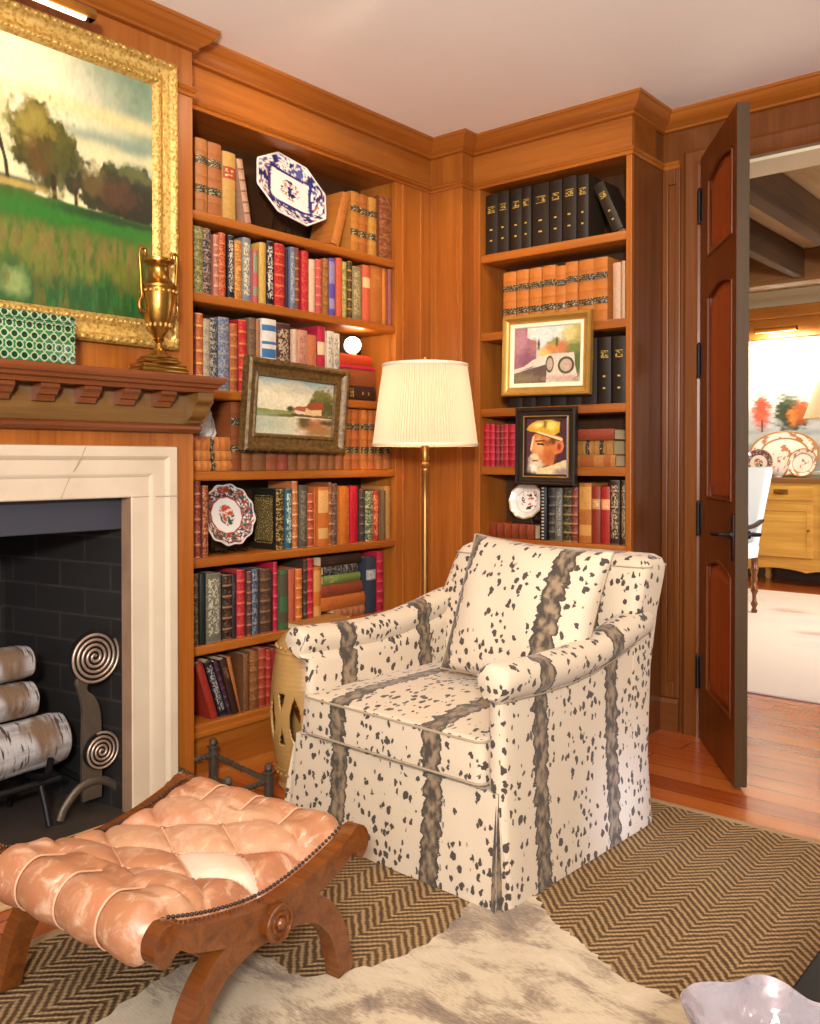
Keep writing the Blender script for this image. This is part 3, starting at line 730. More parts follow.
('L7', 'up', 2.103, 0.0254, 0.193, 0.0, 'bands', '9a2e24', 'b85038', 'red book next to the brick red one, lowest shelf of left bookcase'),
('L7', 'up', 2.131, 0.0394, 0.187, 0.0, 'plain', '8c2020', '701818', 'deep red book, lowest shelf of left bookcase'),
('L7', 'up', 2.173, 0.0398, 0.191, 0.0, 'plain', '7c2a20', '601c18', 'oxblood book beside the garden stool, lowest shelf of left bookcase'),
('R1', 'up', -2.204, 0.0596, 0.249, 0.0, 'dots', '2c2219', 'b8963c', 'upright black gilt-dotted volume, first from the left, top shelf of right bookcase'),
('R1', 'up', -2.138, 0.0534, 0.249, 0.0, 'dots', '2c2219', 'b8963c', 'upright black gilt-dotted volume, second from the left, top shelf of right bookcase'),
('R1', 'up', -2.077, 0.0513, 0.248, 0.0, 'dots', '2c2219', 'c09a40', 'upright black gilt-dotted volume, third from the left, top shelf of right bookcase'),
('R1', 'up', -2.021, 0.0433, 0.246, 0.0, 'dots', '2c2219', 'b8963c', 'upright black gilt-dotted volume, fourth from the left, top shelf of right bookcase'),
('R1', 'up', -1.972, 0.0733, 0.248, 0.0, 'dots', '2c2219', 'c09a40', 'upright black gilt-dotted volume, fifth from the left, top shelf of right bookcase'),
('R1', 'up', -1.892, 0.0534, 0.246, 0.0, 'dots', '2c2219', 'c09a40', 'upright black gilt-dotted volume, sixth from the left, top shelf of right bookcase'),
('R1', 'up', -1.831, 0.0588, 0.248, 0.0, 'dots', '2c2219', 'b8963c', 'upright black gilt-dotted volume, seventh from the left, top shelf of right bookcase'),
('R1', 'up', -1.766, 0.0467, 0.241, 0.0, 'dots', '2c2219', 'c09a40', 'upright black gilt-dotted volume, eighth from the left, top shelf of right bookcase'),
('R1', 'lean', -1.618, 0.044, 0.207, -0.419, 'dots', '2c2219', 'c09a40', 'black gilt-dotted volume fallen aslant at the right end, top shelf of right bookcase'),
('R2', 'up', -2.108, 0.0616, 0.237, 0.0, 'calf', 'c27430', '2a221c', 'orange calf volume with two black bands, first from the left, second shelf of right bookcase'),
('R2', 'up', -2.044, 0.056, 0.239, 0.0, 'calf', 'c27430', '2a221c', 'orange calf volume with two black bands, second from the left, second shelf of right bookcase'),
('R2', 'up', -1.986, 0.0562, 0.239, 0.0, 'calf', 'c27430', '2a221c', 'orange calf volume with two black bands, third from the left, second shelf of right bookcase'),
('R2', 'up', -1.928, 0.0596, 0.241, 0.0, 'calf', 'c27430', '2a221c', 'orange calf volume with two black bands, fourth from the left, second shelf of right bookcase'),
('R2', 'up', -1.866, 0.045, 0.232, 0.0, 'calf', 'c27430', '2a221c', 'orange calf volume with two black bands, fifth from the left, second shelf of right bookcase'),
('R2', 'up', -1.819, 0.0529, 0.24, 0.0, 'calf', 'c27430', '2a221c', 'orange calf volume with two black bands, sixth from the left, second shelf of right bookcase'),
('R2', 'up', -1.763, 0.0638, 0.241, 0.0, 'calf', 'c27430', '2a221c', 'orange calf volume with two black bands, seventh from the left, second shelf of right bookcase'),
('R2', 'up', -1.697, 0.0589, 0.239, 0.0, 'calf', 'c27430', '2a221c', 'orange calf volume with two black bands, eighth from the left, second shelf of right bookcase'),
('R2', 'up', -1.614, 0.0311, 0.209, 0.0, 'plain', 'cfa684', 'b88c68', 'pale cream book, second shelf of right bookcase'),
('R2', 'up', -1.581, 0.0142, 0.213, 0.0, 'plain', 'c8a080', 'a88060', 'thin cream book at the right end, second shelf of right bookcase'),
('R3', 'up', -2.081, 0.062, 0.262, 0.0, 'dots', '2c2219', 'a08438', 'black gilt-lettered volume, first from the left, behind the street scene, third shelf of right bookcase'),
('R3', 'up', -2.016, 0.0629, 0.261, 0.0, 'dots', '2c2219', 'a08438', 'black gilt-lettered volume, second from the left, behind the street scene, third shelf of right bookcase'),
('R3', 'up', -1.95, 0.066, 0.259, 0.0, 'dots', '2c2219', 'a08438', 'black gilt-lettered volume, third from the left, behind the street scene, third shelf of right bookcase'),
('R3', 'up', -1.88, 0.0644, 0.255, 0.0, 'dots', '2c2219', 'a08438', 'black gilt-lettered volume, fourth from the left, behind the street scene, third shelf of right bookcase'),
('R3', 'up', -1.813, 0.0628, 0.252, 0.0, 'dots', '2c2219', 'a08438', 'black gilt-lettered volume, fifth from the left, behind the street scene, third shelf of right bookcase'),
('R3', 'up', -1.747, 0.0656, 0.25, 0.0, 'dots', '2c2219', 'a08438', 'black gilt-lettered volume, sixth from the left, behind the street scene, third shelf of right bookcase'),
('R3', 'up', -1.675, 0.0506, 0.25, 0.0, 'dots', '2c2219', 'c09a44', 'black gilt-dotted volume right of the gold frame, third shelf of right bookcase'),
('R3', 'up', -1.618, 0.0516, 0.249, 0.0, 'dots', '2c2219', 'c09a44', 'black gilt-dotted volume at the right end, third shelf of right bookcase'),
('R4', 'up', -2.215, 0.0298, 0.177, 0.0, 'bands', 'b01628', 'cc3c44', 'scarlet volume at the left end, fourth shelf of right bookcase'),
('R4', 'up', -2.183, 0.0269, 0.174, 0.0, 'bands', 'b81a2c', 'd04850', 'scarlet volume, second from the left, fourth shelf of right bookcase'),
('R4', 'up', -2.154, 0.0222, 0.171, 0.0, 'bands', '8c1822', 'b04850', 'darker red volume, third from the left, fourth shelf of right bookcase'),
('R4', 'up', -2.129, 0.018, 0.171, 0.0, 'bands', '7c2420', 'a05848', 'narrow maroon volume, fourth shelf of right bookcase'),
('R4', 'up', -2.108, 0.0233, 0.172, 0.0, 'bands', 'b01a2c', 'cc4048', 'scarlet volume right of the maroon one, fourth shelf of right bookcase'),
('R4', 'up', -2.082, 0.0328, 0.171, 0.0, 'bands', 'a81828', 'c43c44', 'scarlet volume beside the portrait frame, fourth shelf of right bookcase'),
('R5', 'up', -1.931, 0.0301, 0.212, 0.0, 'dotcol', '1c1a1a', 'b8b09c', 'black book with a row of white dots, fifth shelf of right bookcase'),
('R5', 'up', -1.898, 0.0298, 0.208, 0.0, 'bands', '2c2724', '706858', 'black ribbed book, fifth shelf of right bookcase'),
('R5', 'up', -1.867, 0.0317, 0.209, 0.0, 'text', '6a6458', '9c9684', 'grey lettered book, fifth shelf of right bookcase'),
('R5', 'up', -1.832, 0.0414, 0.21, 0.0, 'bands', '3a3024', 'a08848', 'black book with gold panels, fifth shelf of right bookcase'),
('R5', 'up', -1.787, 0.0255, 0.212, 0.0, 'bands', '7a3024', 'b87850', 'brown red ribbed book, fifth shelf of right bookcase'),
('R5', 'up', -1.759, 0.0528, 0.229, 0.0, 'split', 'b56c2c', 'c99048', 'tall orange tan book with pale panels, fifth shelf of right bookcase'),
('R5', 'up', -1.704, 0.0366, 0.218, 0.0, 'label', '8c3420', 'b8804c', 'brick brown book with gilt label, fifth shelf of right bookcase'),
('R5', 'up', -1.665, 0.0364, 0.217, 0.0, 'label', 'a82a20', 'd89060', 'red book with small gilt emblem, fifth shelf of right bookcase'),
('R5', 'up', -1.625, 0.0383, 0.242, 0.0, 'text', '3c2818', 'b89c74', 'dark brown book with tall lettering, fifth shelf of right bookcase'),
('R5', 'up', -1.584, 0.0195, 0.242, 0.0, 'text', '40301c', 'a88c64', 'dark lettered book at the right end, fifth shelf of right bookcase'),
]
# ------------------------------------------------------------------ books
_bm = {}
def book_mat(style, base, acc):
    k = (style, base, acc)
    if k in _bm: return _bm[k]
    b = NB('binding_%s_%s' % (style, base), .5, 0, .28)
    s = b.sep(b.coord('UV')); u, v = s[0], s[1]
    oi = b.node('ObjectInfo').outputs['Random']
    on = b.ma('MULTIPLY', b.ma('GREATER_THAN', u, 0.02), b.ma('LESS_THAN', u, .98))
    pv = b.comb(b.ma('MULTIPLY', u, 3.), b.ma('MULTIPLY', v, 14.), b.ma('MULTIPLY', oi, 37.))
    wear = b.noise(pv, 1.3, 4, .65)
    c = b.mix(wear, lin(base, .50), lin(base, .98))
    A = lin(acc, .85)
    def layer(c, m, col): return b.mix(b.ma('MULTIPLY', m, on), c, col)
    def band(lo, hi): return b.ma('MULTIPLY', b.ma('GREATER_THAN', v, lo), b.ma('LESS_THAN', v, hi))
    umid = b.ma('MULTIPLY', b.ma('GREATER_THAN', u, .16), b.ma('LESS_THAN', u, .84))
    fr = b.ma('FRACT', b.ma('MULTIPLY', v, 6.))
    rule = b.ma('ADD', b.ma('LESS_THAN', fr, .10), b.ma('GREATER_THAN', fr, .92))
    orn = b.step(b.noise(b.comb(b.ma('MULTIPLY', u, 5.), b.ma('MULTIPLY', v, 34.), b.ma('MULTIPLY', oi, 19.)), 1, 3, .7), .50, .58)
    if style == 'bands':
        c = layer(c, b.ma('MULTIPLY', orn, b.ma('MULTIPLY', umid, .45)), A); c = layer(c, b.ma('MULTIPLY', rule, .85), A)
    elif style == 'orn':
        c = layer(c, b.ma('MULTIPLY', orn, .85), A); c = layer(c, b.ma('MULTIPLY', rule, .4), A)
    elif style in ('text',):
        cell = b.noise(b.comb(b.ma('MULTIPLY', u, 4.), b.ma('FLOOR', b.ma('MULTIPLY', v, 40.)), b.ma('MULTIPLY', oi, 11.)), 1.7, 1, .5)
        gl = b.step(cell, .48, .54)
        c = layer(c, b.ma('MULTIPLY', gl, b.ma('MULTIPLY', umid, band(.10, .92))), A); c = layer(c, b.ma('MULTIPLY', rule, .25), A)
    elif style == 'calf':
        c = layer(c, b.ma('MULTIPLY', b.ma('MULTIPLY', rule, .35), 1.), lin(base, .55))
    elif style == 'label':
        c = layer(c, band(.60, .78), A); c = layer(c, b.ma('MULTIPLY', b.ma('MULTIPLY', orn, umid), band(.63, .75)), lin('d8b878'))
    elif style == 'split':
        c = layer(c, band(.56, .94), A); c = layer(c, b.ma('MULTIPLY', b.ma('MULTIPLY', orn, umid), .35), lin(base, .6))
        c = layer(c, band(.12, .30), A)
    elif style == 'stripe':
        for lo, hi in ((.08, .16), (.22, .30), (.48, .60), (.66, .70), (.84, .92)): c = layer(c, band(lo, hi), A)
    elif style == 'dots':
        um = b.ma('ABSOLUTE', b.ma('SUBTRACT', u, .5))
        for q in (.22, .40):
            c = layer(c, b.ma('MULTIPLY', b.ma('LESS_THAN', um, .11), band(q, q + .025)), A)
        c = layer(c, b.ma('MULTIPLY', b.ma('MULTIPLY', orn, b.ma('LESS_THAN', um, .3)), band(.70, .78)), A)
        for q in (.69, .79): c = layer(c, b.ma('MULTIPLY', b.ma('LESS_THAN', um, .3), band(q, q + .008)), A)
    elif style == 'dotcol':
        um = b.ma('ABSOLUTE', b.ma('SUBTRACT', u, .5)); f2 = b.ma('FRACT', b.ma('MULTIPLY', v, 16.))
        c = layer(c, b.ma('MULTIPLY', b.ma('LESS_THAN', um, .2), b.ma('MULTIPLY', b.ma('GREATER_THAN', f2, .35), b.ma('LESS_THAN', f2, .8))), A)
    elif style == 'gilt':
        c = layer(c, b.ma('MULTIPLY', orn, .5), A)
    elif style == 'plain':
        c = layer(c, b.ma('MULTIPLY', b.ma('MULTIPLY', orn, umid), b.ma('MULTIPLY', band(.62, .86), .8)), A)
    b.set('Base Color', c)
    b.bump(b.ma('ADD', b.ma('MULTIPLY', wear, .5), b.ma('MULTIPLY', rule, .4)), .25, .002)
    _bm[k] = b.m
    return b.m

LABEL = {}
def label_mat(c):
    if c not in LABEL:
        b = NB('spine_label_leather_' + c, .45, 0, .4)
        s = b.sep(b.coord('Generated'))
        n = b.noise(b.mapping(b.coord(), (150, 150, 260)), 1, 2)
        b.set('Base Color', b.mix(b.step(n, .54, .6), lin(c), lin('a08a5c'))); LABEL[c] = b.m
    return LABEL[c]

def book_profile(w, d):
    """outline of the cover from above: left board end -> round spine at y<0 -> right board end"""
    bl = min(.008, .28 * w)
    pts = [(0, d), (0, .006), (.0008, .002)]
    for k in range(9):
        t = k / 8; pts.append((.0 + w * t, -bl * math.sin(PI * (.10 + .80 * t)) + bl * .3))
    pts += [(w - .0008, .002), (w, .006), (w, d)]
    return pts

def book_shell(bm, w, h, d, style):
    pts = book_profile(w, d); n = len(pts); t = min(.0028, w * .2)
    inner = [(min(max(x, t), w - t), max(y, .004) if 0 < i < n - 1 else y) for i, (x, y) in enumerate(pts)]
    zs = [0., .002]; bul = [-.5, 0]
    nb = 5 if style in ('bands', 'orn', 'calf') else 0
    for k in range(nb):
        z = h * (k + 1) / 6
        zs += [z - .0032, z - .0012, z + .0012, z + .0032]; bul += [0, 1, 1, 0]
    zs += [h - .002, h]; bul += [0, -.5]
    L = bm.loops.layers.uv.verify()
    rows = []
    for z, q in zip(zs, bul):
        row = []
        for i, (x, y) in enumerate(pts):
            yy = y - (.0011 * q if 2 < i < n - 3 else 0)
            row.append((x, yy, z))
        for x, y in inner[::-1]: row.append((x, y, z))
        rows.append(row)
    us = []
    for i in range(n): us.append((i - 3) / 8 if 2 < i < n - 3 else (-.2 if i <= 2 else 1.2))
    us += [-.5] * n
    uv = [[(u, z / h) for u in us] for z in zs]
    m = 2 * n
    V, fs = grid(bm, rows, closev=True, uv=uv)
    for row in (V[0], V[-1]):
        for i in range(n - 1):
            f = bm.faces.new([row[i], row[i + 1], row[m - 2 - i], row[m - 1 - i]])
            for l in f.loops: l[L].uv = (-.5, .5)

def book_pages(bm, w, h, d, mat=0):
    t = min(.003, w * .21)
    box(bm, (t, .0045, .003), (w - t, d - .005, h - .003), 0, mat=mat)

def make_book(label, w, h, d, style, base, acc, loc, rot, group, pages):
    m = book_mat(style, base, acc)
    bm = bmesh.new(); book_shell(bm, w, h, d, style)
    if not pages: book_pages(bm, w, h, d, 1)
    o = obj('book', bm, [m, PAGES], None, 40)
    o.location = loc; o.rotation_euler = rot
    tag(o, label, 'book', group)
    if pages:
        bm = bmesh.new(); book_pages(bm, w, h, d); obj('page_block', bm, PAGES, o)
    if style == 'calf':
        bl = min(.008, .28 * w)
        for q in ((.46,) if 'three-book' in label else (.27, .66)):
            bm = bmesh.new(); P = []
            for z in (h * q, h * (q + .105)):
                P.append([(w * k / 8, -bl * math.sin(PI * (.10 + .80 * k / 8)) + bl * .3 - .0016, z) for k in range(9)] + [(w * k / 8, .002, z) for k in range(8, -1, -1)])
            grid(bm, P, closev=True, cap0=True, cap1=True); obj('spine_label', bm, label_mat(acc), o, 40)
    return o

DEP = .128
GRP = {'L1': 'books on the top shelf of the left bookcase', 'L2': 'books on the second shelf of the left bookcase', 'L3': 'books on the third shelf of the left bookcase', 'L4': 'books on the fourth shelf of the left bookcase', 'L5': 'books on the fifth shelf of the left bookcase', 'L6': 'books on the sixth shelf of the left bookcase', 'L7': 'books on the lowest shelf of the left bookcase',
       'R1': 'black volumes on the top shelf of the right bookcase', 'R2': 'books on the second shelf of the right bookcase', 'R3': 'black volumes on the third shelf of the right bookcase', 'R4': 'books on the fourth shelf of the right bookcase', 'R5': 'books on the fifth shelf of the right bookcase'}
for key, how, p0, w, h, ang, st, base, acc, lab in BOOKS:
    left = key[0] == 'L'; z = (SL if left else SR)[key] + .0008
    pages = key in ('L5', 'L6', 'L7', 'R5', 'R4')
    jit = random.uniform(-.006, .006)
    lift = w * math.sin(ang) if ang > 0 else 0
    if left: loc = (-2.431 + jit, p0 - (w * (1 - math.cos(ang)) if ang > 0 else 0), z + lift); rz = PI / 2
    else: loc = (p0, 3.102 + jit, z + lift); rz = 0
    R = Matrix.Rotation(rz, 3, 'Z') @ Matrix.Rotation(ang, 3, 'Y')
    dd = DEP
    if 'behind the orange stack' in lab: dd = .036; loc = (-2.566, loc[1], loc[2])
    o = make_book(lab, w, h, dd, st, base, acc, loc, R.to_euler(), GRP[key], pages)
    if 'gilt cover panel' in lab:
        bm = bmesh.new(); box(bm, (-.0012, .022, .03), (.0002, .105, h - .03), 0)
        for y, z0, z1, y1 in ((.016, .022, h - .022, .020), (.108, .022, h - .022, .112), (.016, .022, .026, .112), (.016, h - .026, h - .022, .112)): box(bm, (-.0016, y, z0), (.0002, y1, z1), 0)
        obj('gilt_cover_panel', bm, label_mat('4a3a14'), o)

# books lying flat: spine to the room, w is their thickness
def flat(lab, key, a, b, z0, z1, st, base, acc, d=.125, off=0., yaw=0.):
    left = key[0] == 'L'
    w = z1 - z0; h = b - a
    # thickness -> up, height -> back along the shelf, spine to the room
    if left: R = Matrix(((0, -1, 0), (0, 0, -1), (1, 0, 0))); loc = (-2.436 + off, b, z0)
    else: R = Matrix(((0, 0, -1), (0, 1, 0), (1, 0, 0))); loc = (b, 3.106 - off, z0)
    R = Matrix.Rotation(yaw, 3, 'Z') @ R
    return make_book(lab, w, h, d, st, base, acc, loc, R.to_euler(), GRP[key], True)
L = SL; R_ = SR
flat('brown slip-cased book at bottom of stack under the glowing globe, third shelf', 'L3', 2.492, 2.676, L['L3'] + .001, 1.338, 'dots', '3a2418', 'b08838')
flat('thick dark russet book in the stack under the glowing globe, third shelf', 'L3', 2.490, 2.675, 1.339, 1.402, 'plain', '8c4a24', '6a3418')
flat('thin rose red book in the stack under the glowing globe, third shelf', 'L3', 2.474, 2.678, 1.403, 1.418, 'plain', 'c0283c', 'a01c30')
flat('orange red book on top of stack, the globe rests on it, third shelf', 'L3', 2.474, 2.656, 1.419, 1.459, 'plain', 'c0401c', 'a83014')
flat('orange calf book lying at bottom of the three-book stack beside the mantel', 'L4', 1.799, 1.958, L['L4'] + .001, 1.048, 'calf', 'c87c3c', '2a2119')
flat('orange calf book lying in middle of the three-book stack beside the mantel', 'L4', 1.798, 1.954, 1.049, 1.082, 'calf', 'c87c3c', '2a2119')
flat('orange calf book lying on top of the three-book stack, under the crystal', 'L4', 1.799, 1.950, 1.083, 1.127, 'calf', 'c4743a', '2a2119')
flat('worn tan book lying at bottom of the flat stack on the sixth shelf', 'L6', 2.446, 2.632, L['L6'] + .001, .482, 'bands', 'a86a44', '8a5434')
flat('thick orange brown book second from bottom of flat stack, sixth shelf', 'L6', 2.372, 2.614, .483, .534, 'plain', 'b4622c', '8c4420')
flat('red brown book in middle of the flat stack on the sixth shelf', 'L6', 2.374, 2.598, .535, .580, 'plain', '8c4028', '6c2c1c')
flat('olive green book in the flat stack on the sixth shelf', 'L6', 2.388, 2.586, .581, .615, 'plain', '6c7c3c', 'a0a060')
flat('black book with pale pattern in the flat stack, sixth shelf', 'L6', 2.390, 2.570, .616, .650, 'orn', '1c1a1c', '8c8478')
flat('dark brown book topping the flat stack on the sixth shelf', 'L6', 2.378, 2.592, .651, .688, 'plain', '3a281c', '584028')
flat('tan book jutting from the sixth shelf above the chair arm', 'L6', 2.20, 2.44, L['L6'] + .001, .470, 'plain', 'a8743c', '8a5c2c', d=.12, off=.09)
flat('tan half-calf book lying at bottom of stack right of the portrait', 'R4', -1.767, -1.606, R_['R4'] + .001, 1.070, 'split', 'b4783c', '9c5428')
flat('tan book with black band in middle of stack right of the portrait', 'R4', -1.766, -1.614, 1.071, 1.126, 'calf', 'b07838', '241c18')
flat('red brown book topping the stack right of the portrait', 'R4', -1.770, -1.602, 1.127, 1.168, 'plain', '94402a', '6c2c1c', d=.15, off=.02)
flat('red brown ribbed book lying under the small white plate, fifth shelf', 'R5', -2.165, -1.948, R_['R5'] + .001, .792, 'bands', '8c3c20', '4a2418', off=.02)
# ------------------------------------------------------------------ fireplace
fp = thing('fireplace', 'open fireplace with pale limestone surround under a bracketed wooden mantel shelf', 'fireplace', (XB, .85, 0))
def FP(name, bm, m, par=None, **k):
    bmesh.ops.translate(bm, vec=(-XB, -.85, 0), verts=bm.verts[:]); return obj(name, bm, m, par or fp, **k)
yz = lambda y, z, h: (XB + h, y, z)
prof = [(0, -.05), (0, .001), (-.003, .003), (-.058, .003), (-.064, .007), (-.072, .011), (-.108, .012), (-.114, .017), (-.120, .021), (-.145, .022), (-.148, .020), (-.150, .0), (-.150, -.06)]
bm = bmesh.new()
# travel so that the left of travel is the outside of the opening
sweep(bm, [(OY1, 0), (OY1, OZ), (OY0, OZ), (OY0, 0)], prof, yz)
so = FP('stone_surround', bm, STONE, smooth=25)
for (y, z, y2, z2) in ((OY1 - .22, OZ + .002, OY1 - .155, OZ + .147), (OY1 + .004, OZ, OY1 + .148, OZ)):
    bm = bmesh.new(); P = [XB + .0085, XB + .0405]
    q = smoothpath([(XB + .003, y, z), (XB + .003, y + (y2 - y) * .38, z + (z2 - z) * .38), (XB + .0125, y + (y2 - y) * .55, z + (z2 - z) * .55), (XB + .0215, y + (y2 - y) * .85, z + (z2 - z) * .85), (XB + .022, y2, z2)], 4)
    tube(bm, q, .0016, 5); FP('mortar_joint', bm, plain('joint_mortar', '9a8870', .9), so)
bm = bmesh.new(); box(bm, (XB - .049, OY1 - .0008, 0), (XB - .0005, OY1 + .004, OZ)); box(bm, (XB - .049, OY0, OZ - .0008), (XB - .0005, OY1, OZ + .003)); FP('brown_reveal', bm, plain('brown_mottled_stone', '8a6c54', .8, 0, .2, .35, .1, 30), so)  # inner faces of the opening in a browner, mottled stone
# firebox: splayed brick side, brick back, hood lintel, floor
bm = bmesh.new(); v = [bm.verts.new(p) for p in ((XB - .046, OY1 + .012, -.0), (XB - .046, OY1 + .012, OZ + .1), (-2.93, OY1 - .09, OZ + .1), (-2.93, OY1 - .09, 0))]
bm.faces.new(v); r = bmesh.ops.extrude_face_region(bm, geom=bm.faces[:]); bmesh.ops.translate(bm, vec=(0, .04, 0), verts=[q for q in r['geom'] if isinstance(q, bmesh.types.BMVert)])
FP('firebox_side', bm, BRICK_X)
bm = bmesh.new(); box(bm, (-2.945, OY0 - .05, 0), (-2.925, OY1 - .02, OZ + .1)); FP('firebox_back', bm, BRICK_Y)
bm = bmesh.new(); box(bm, (-2.925, OY0 - .03, 0), (-2.90, 1.20, .52), .01); FP('fireback', bm, IRON_DK)
bm = bmesh.new(); box(bm, (XB - .062, OY0 - .02, .846), (XB - .048, OY1 + .004, OZ + .10), .003); FP('smoke_lintel', bm, plain('painted_steel_lintel', '3a3a42', .55, .3))
bm = bmesh.new(); box(bm, (-2.93, OY0 - .04, .001), (XB - .001, OY1 + .03, .006)); FP('firebox_floor', bm, plain('ash_grey_stone', '3a3028', .8, 0, .2, .3, .3, 30))
bm = bmesh.new(); box(bm, (XB + .001, -.1, .0008), (-2.10, 1.59, .010), .002); box(bm, (-2.099, -.1, .0008), (-2.075, 1.59, .014), .003)
FP('hearth', bm, wood('hearth_boards', 'a08058', 'c8a878', 'y', .5, 1, 0.))
# mantel: frieze, lower moulding, dentils, end bracket, shelf
bm = bmesh.new(); box(bm, (XB - .01, -.25, 1.145), (XB + .030, 1.715, 1.30), .002); FP('mantel_frieze', bm, W_MAN)
bm = bmesh.new(); sweep(bm, [(XB, -.25), (XB, 1.7265)], [(0, 1.132), (-.036, 1.136), (-.046, 1.144), (-.046, 1.152), (-.034, 1.160), (0, 1.164)], ident); FP('lower_moulding', bm, W_MSH, smooth=30)
bm = bmesh.new()
sweep(bm, [(XB + .10, -.28), (XB + .10, 1.727), (XB - .07, 1.727)], [(.10, 1.253), (.0, 1.253), (-.004, 1.264), (-.014, 1.268), (-.017, 1.276), (-.025, 1.280), (-.030, 1.290), (-.030, 1.3005), (.10, 1.3005)], ident); msh = FP('mantel_shelf', bm, W_MSH, smooth=30)
for k in range(11):
    y = 1.555 - .122 * k
    bm = bmesh.new(); extrude(bm, [(.029, 1.253), (.086, 1.253), (.086, 1.243), (.076, 1.236), (.070, 1.224), (.058, 1.222), (.053, 1.208), (.029, 1.206)], y, y + .052, lambda h, z, t: (XB + h, t, z), bev=.0015)
    FP('dentil', bm, W_MSH, msh)
bm = bmesh.new()
pts = smoothpath([(.100, 1.246), (.098, 1.228), (.082, 1.214), (.074, 1.198), (.064, 1.182), (.046, 1.172), (.042, 1.163)], 5)
extrude(bm, [(.0, 1.252), (.100, 1.252)] + pts + [(0, 1.163)], 1.672, 1.726, lambda h, z, t: (XB + h, t, z), bev=.002)
extrude(bm, [(.0, 1.252), (.040, 1.252), (.038, 1.228), (.026, 1.214), (.020, 1.190), (.006, 1.166), (0, 1.163)], XB + .002, XB + .055, lambda h, z, t: (t, 1.726 + h, z), bev=.001)
FP('end_bracket', bm, W_MAN)

# birch logs, each lying along the fire opening
def log(y1, z, x, r, lab, tilt=0., ln=.95):
    o = thing('birch_log', lab, 'log', (x, y1, z), 0, 'birch logs in the fireplace', rot=(tilt, 0, 0))
    bm = bmesh.new(); P = []
    rnd = random.Random(int(z * 1000))
    ph = [rnd.uniform(0, 6) for _ in range(4)]
    for i in range(31):
        t = -ln * i / 30; k = 1 - .02 * math.sin(i * .7 + ph[0]) + (-.10 if i == 0 else 0)
        P.append([((r * k * (1 + .05 * math.sin(2 * a + ph[1]) + .03 * math.sin(5 * a + ph[2] + i * .2))) * math.cos(a), t, (r * k * (1 + .05 * math.sin(2 * a + ph[1]) + .03 * math.sin(5 * a + ph[2]))) * math.sin(a)) for a in [2 * PI * j / 28 for j in range(28)]])
    grid(bm, P, closev=True, cap1=True); obj('bark', bm, BARK, o, 50)
    bm = bmesh.new(); bmesh.ops.create_circle(bm, cap_ends=True, segments=28, radius=r * .9)
    bmesh.ops.rotate(bm, matrix=Matrix.Rotation(PI / 2, 3, 'X'), verts=bm.verts[:]); bmesh.ops.translate(bm, vec=(0, .0012, 0), verts=bm.verts[:])
    obj('cut_end', bm, LOGEND, o, recalc=False)
log(1.395, .228, -2.54, .072, 'large birch log with peeling bark at the bottom of the pile', .02)
log(1.315, .354, -2.56, .054, 'smooth pale birch log in the middle of the pile', -.01)
log(1.312, .460, -2.57, .048, 'knotty birch log on top of the pile in the fireplace', .0)

# andiron with two spiral discs
an = thing('andiron', 'wrought iron andiron with two spiral discs and arched feet in the fireplace', 'andiron', (-2.43, 1.435, .006))
bm = bmesh.new()
pl = smoothpath([(-.030, .045), (-.033, .12), (-.032, .20), (-.030, .28), (-.032, .33), (-.044, .372), (-.050, .405), (-.02, .43), (.0, .44)], 5)
pr_ = smoothpath([(.014, .42), (-.010, .392), (-.018, .372), (.004, .352), (.020, .322), (.028, .285), (.030, .22), (.031, .12), (.030, .045)], 5)
extrude(bm, pl + pr_, -.012, .0, lambda y, z, t: (t, y, z), bev=.002); obj('upright', bm, IRON, an, 35)
for (cy, cz, R, nt) in ((.0, .468, .078, 5.0), (.022, .186, .056, 4.2)):
    bm = bmesh.new()
    bmesh.ops.create_cone(bm, cap_ends=True, segments=48, radius1=R * .97, radius2=R * .97, depth=.010, matrix=Matrix.Translation((.008, cy, cz)) @ Matrix.Rotation(PI / 2, 4, 'Y'))
    d = obj('spiral_disc', bm, IRON_DK, an, 40)
    bm = bmesh.new(); N = int(nt * 36)
    tube(bm, [(.0155, cy + (R * (.05 + .95 * i / N)) * math.cos(2 * PI * nt * i / N + .6), cz + (R * (.05 + .95 * i / N)) * math.sin(2 * PI * nt * i / N + .6)) for i in range(N + 1)], R / nt * .29, 7)
    obj('spiral_ridge', bm, SPIRAL, d, 60)
bm = bmesh.new(); tube(bm, smoothpath([(-.004, -.100, .012), (-.004, -.085, .045), (-.004, -.045, .085), (-.004, .0, .098), (-.004, .05, .085), (-.004, .095, .045), (-.004, .112, .012)], 7), .0135, 10, flat=.7); obj('arched_foot', bm, IRON, an, 50)
bm = bmesh.new(); tube(bm, [(-.01, 0, .09), (-.12, -.01, .10), (-.36, -.01, .10), (-.38, -.01, .01)], .010, 8); obj('log_bar', bm, IRON_DK, an, 50)
# basket grate that carries the logs
gr = thing('fire_grate', 'black iron grate of curved bars carrying the birch logs', 'grate', (-2.55, 1.0, .006))
for k in range(5):
    y = .30 - .2 * k
    bm = bmesh.new(); tube(bm, smoothpath([(.13, y, .20), (.10, y, .145), (.0, y, .130), (-.10, y, .145), (-.13, y, .20)], 6), .010, 8); obj('curved_bar', bm, IRON_DK, gr, 50)
for x in (-.07, .07):
    bm = bmesh.new(); tube(bm, [(x, .36, .118), (x, -.56, .118)], .011, 8); obj('rail', bm, IRON_DK, gr, 50)
for x in (-.07, .07):
    for y in (.30, -.5):
        bm = bmesh.new(); tube(bm, smoothpath([(x, y, .118), (x * 1.4, y, .06), (x * 1.7, y, .0085)], 5), .009, 8); obj('leg', bm, IRON_DK, gr, 50)

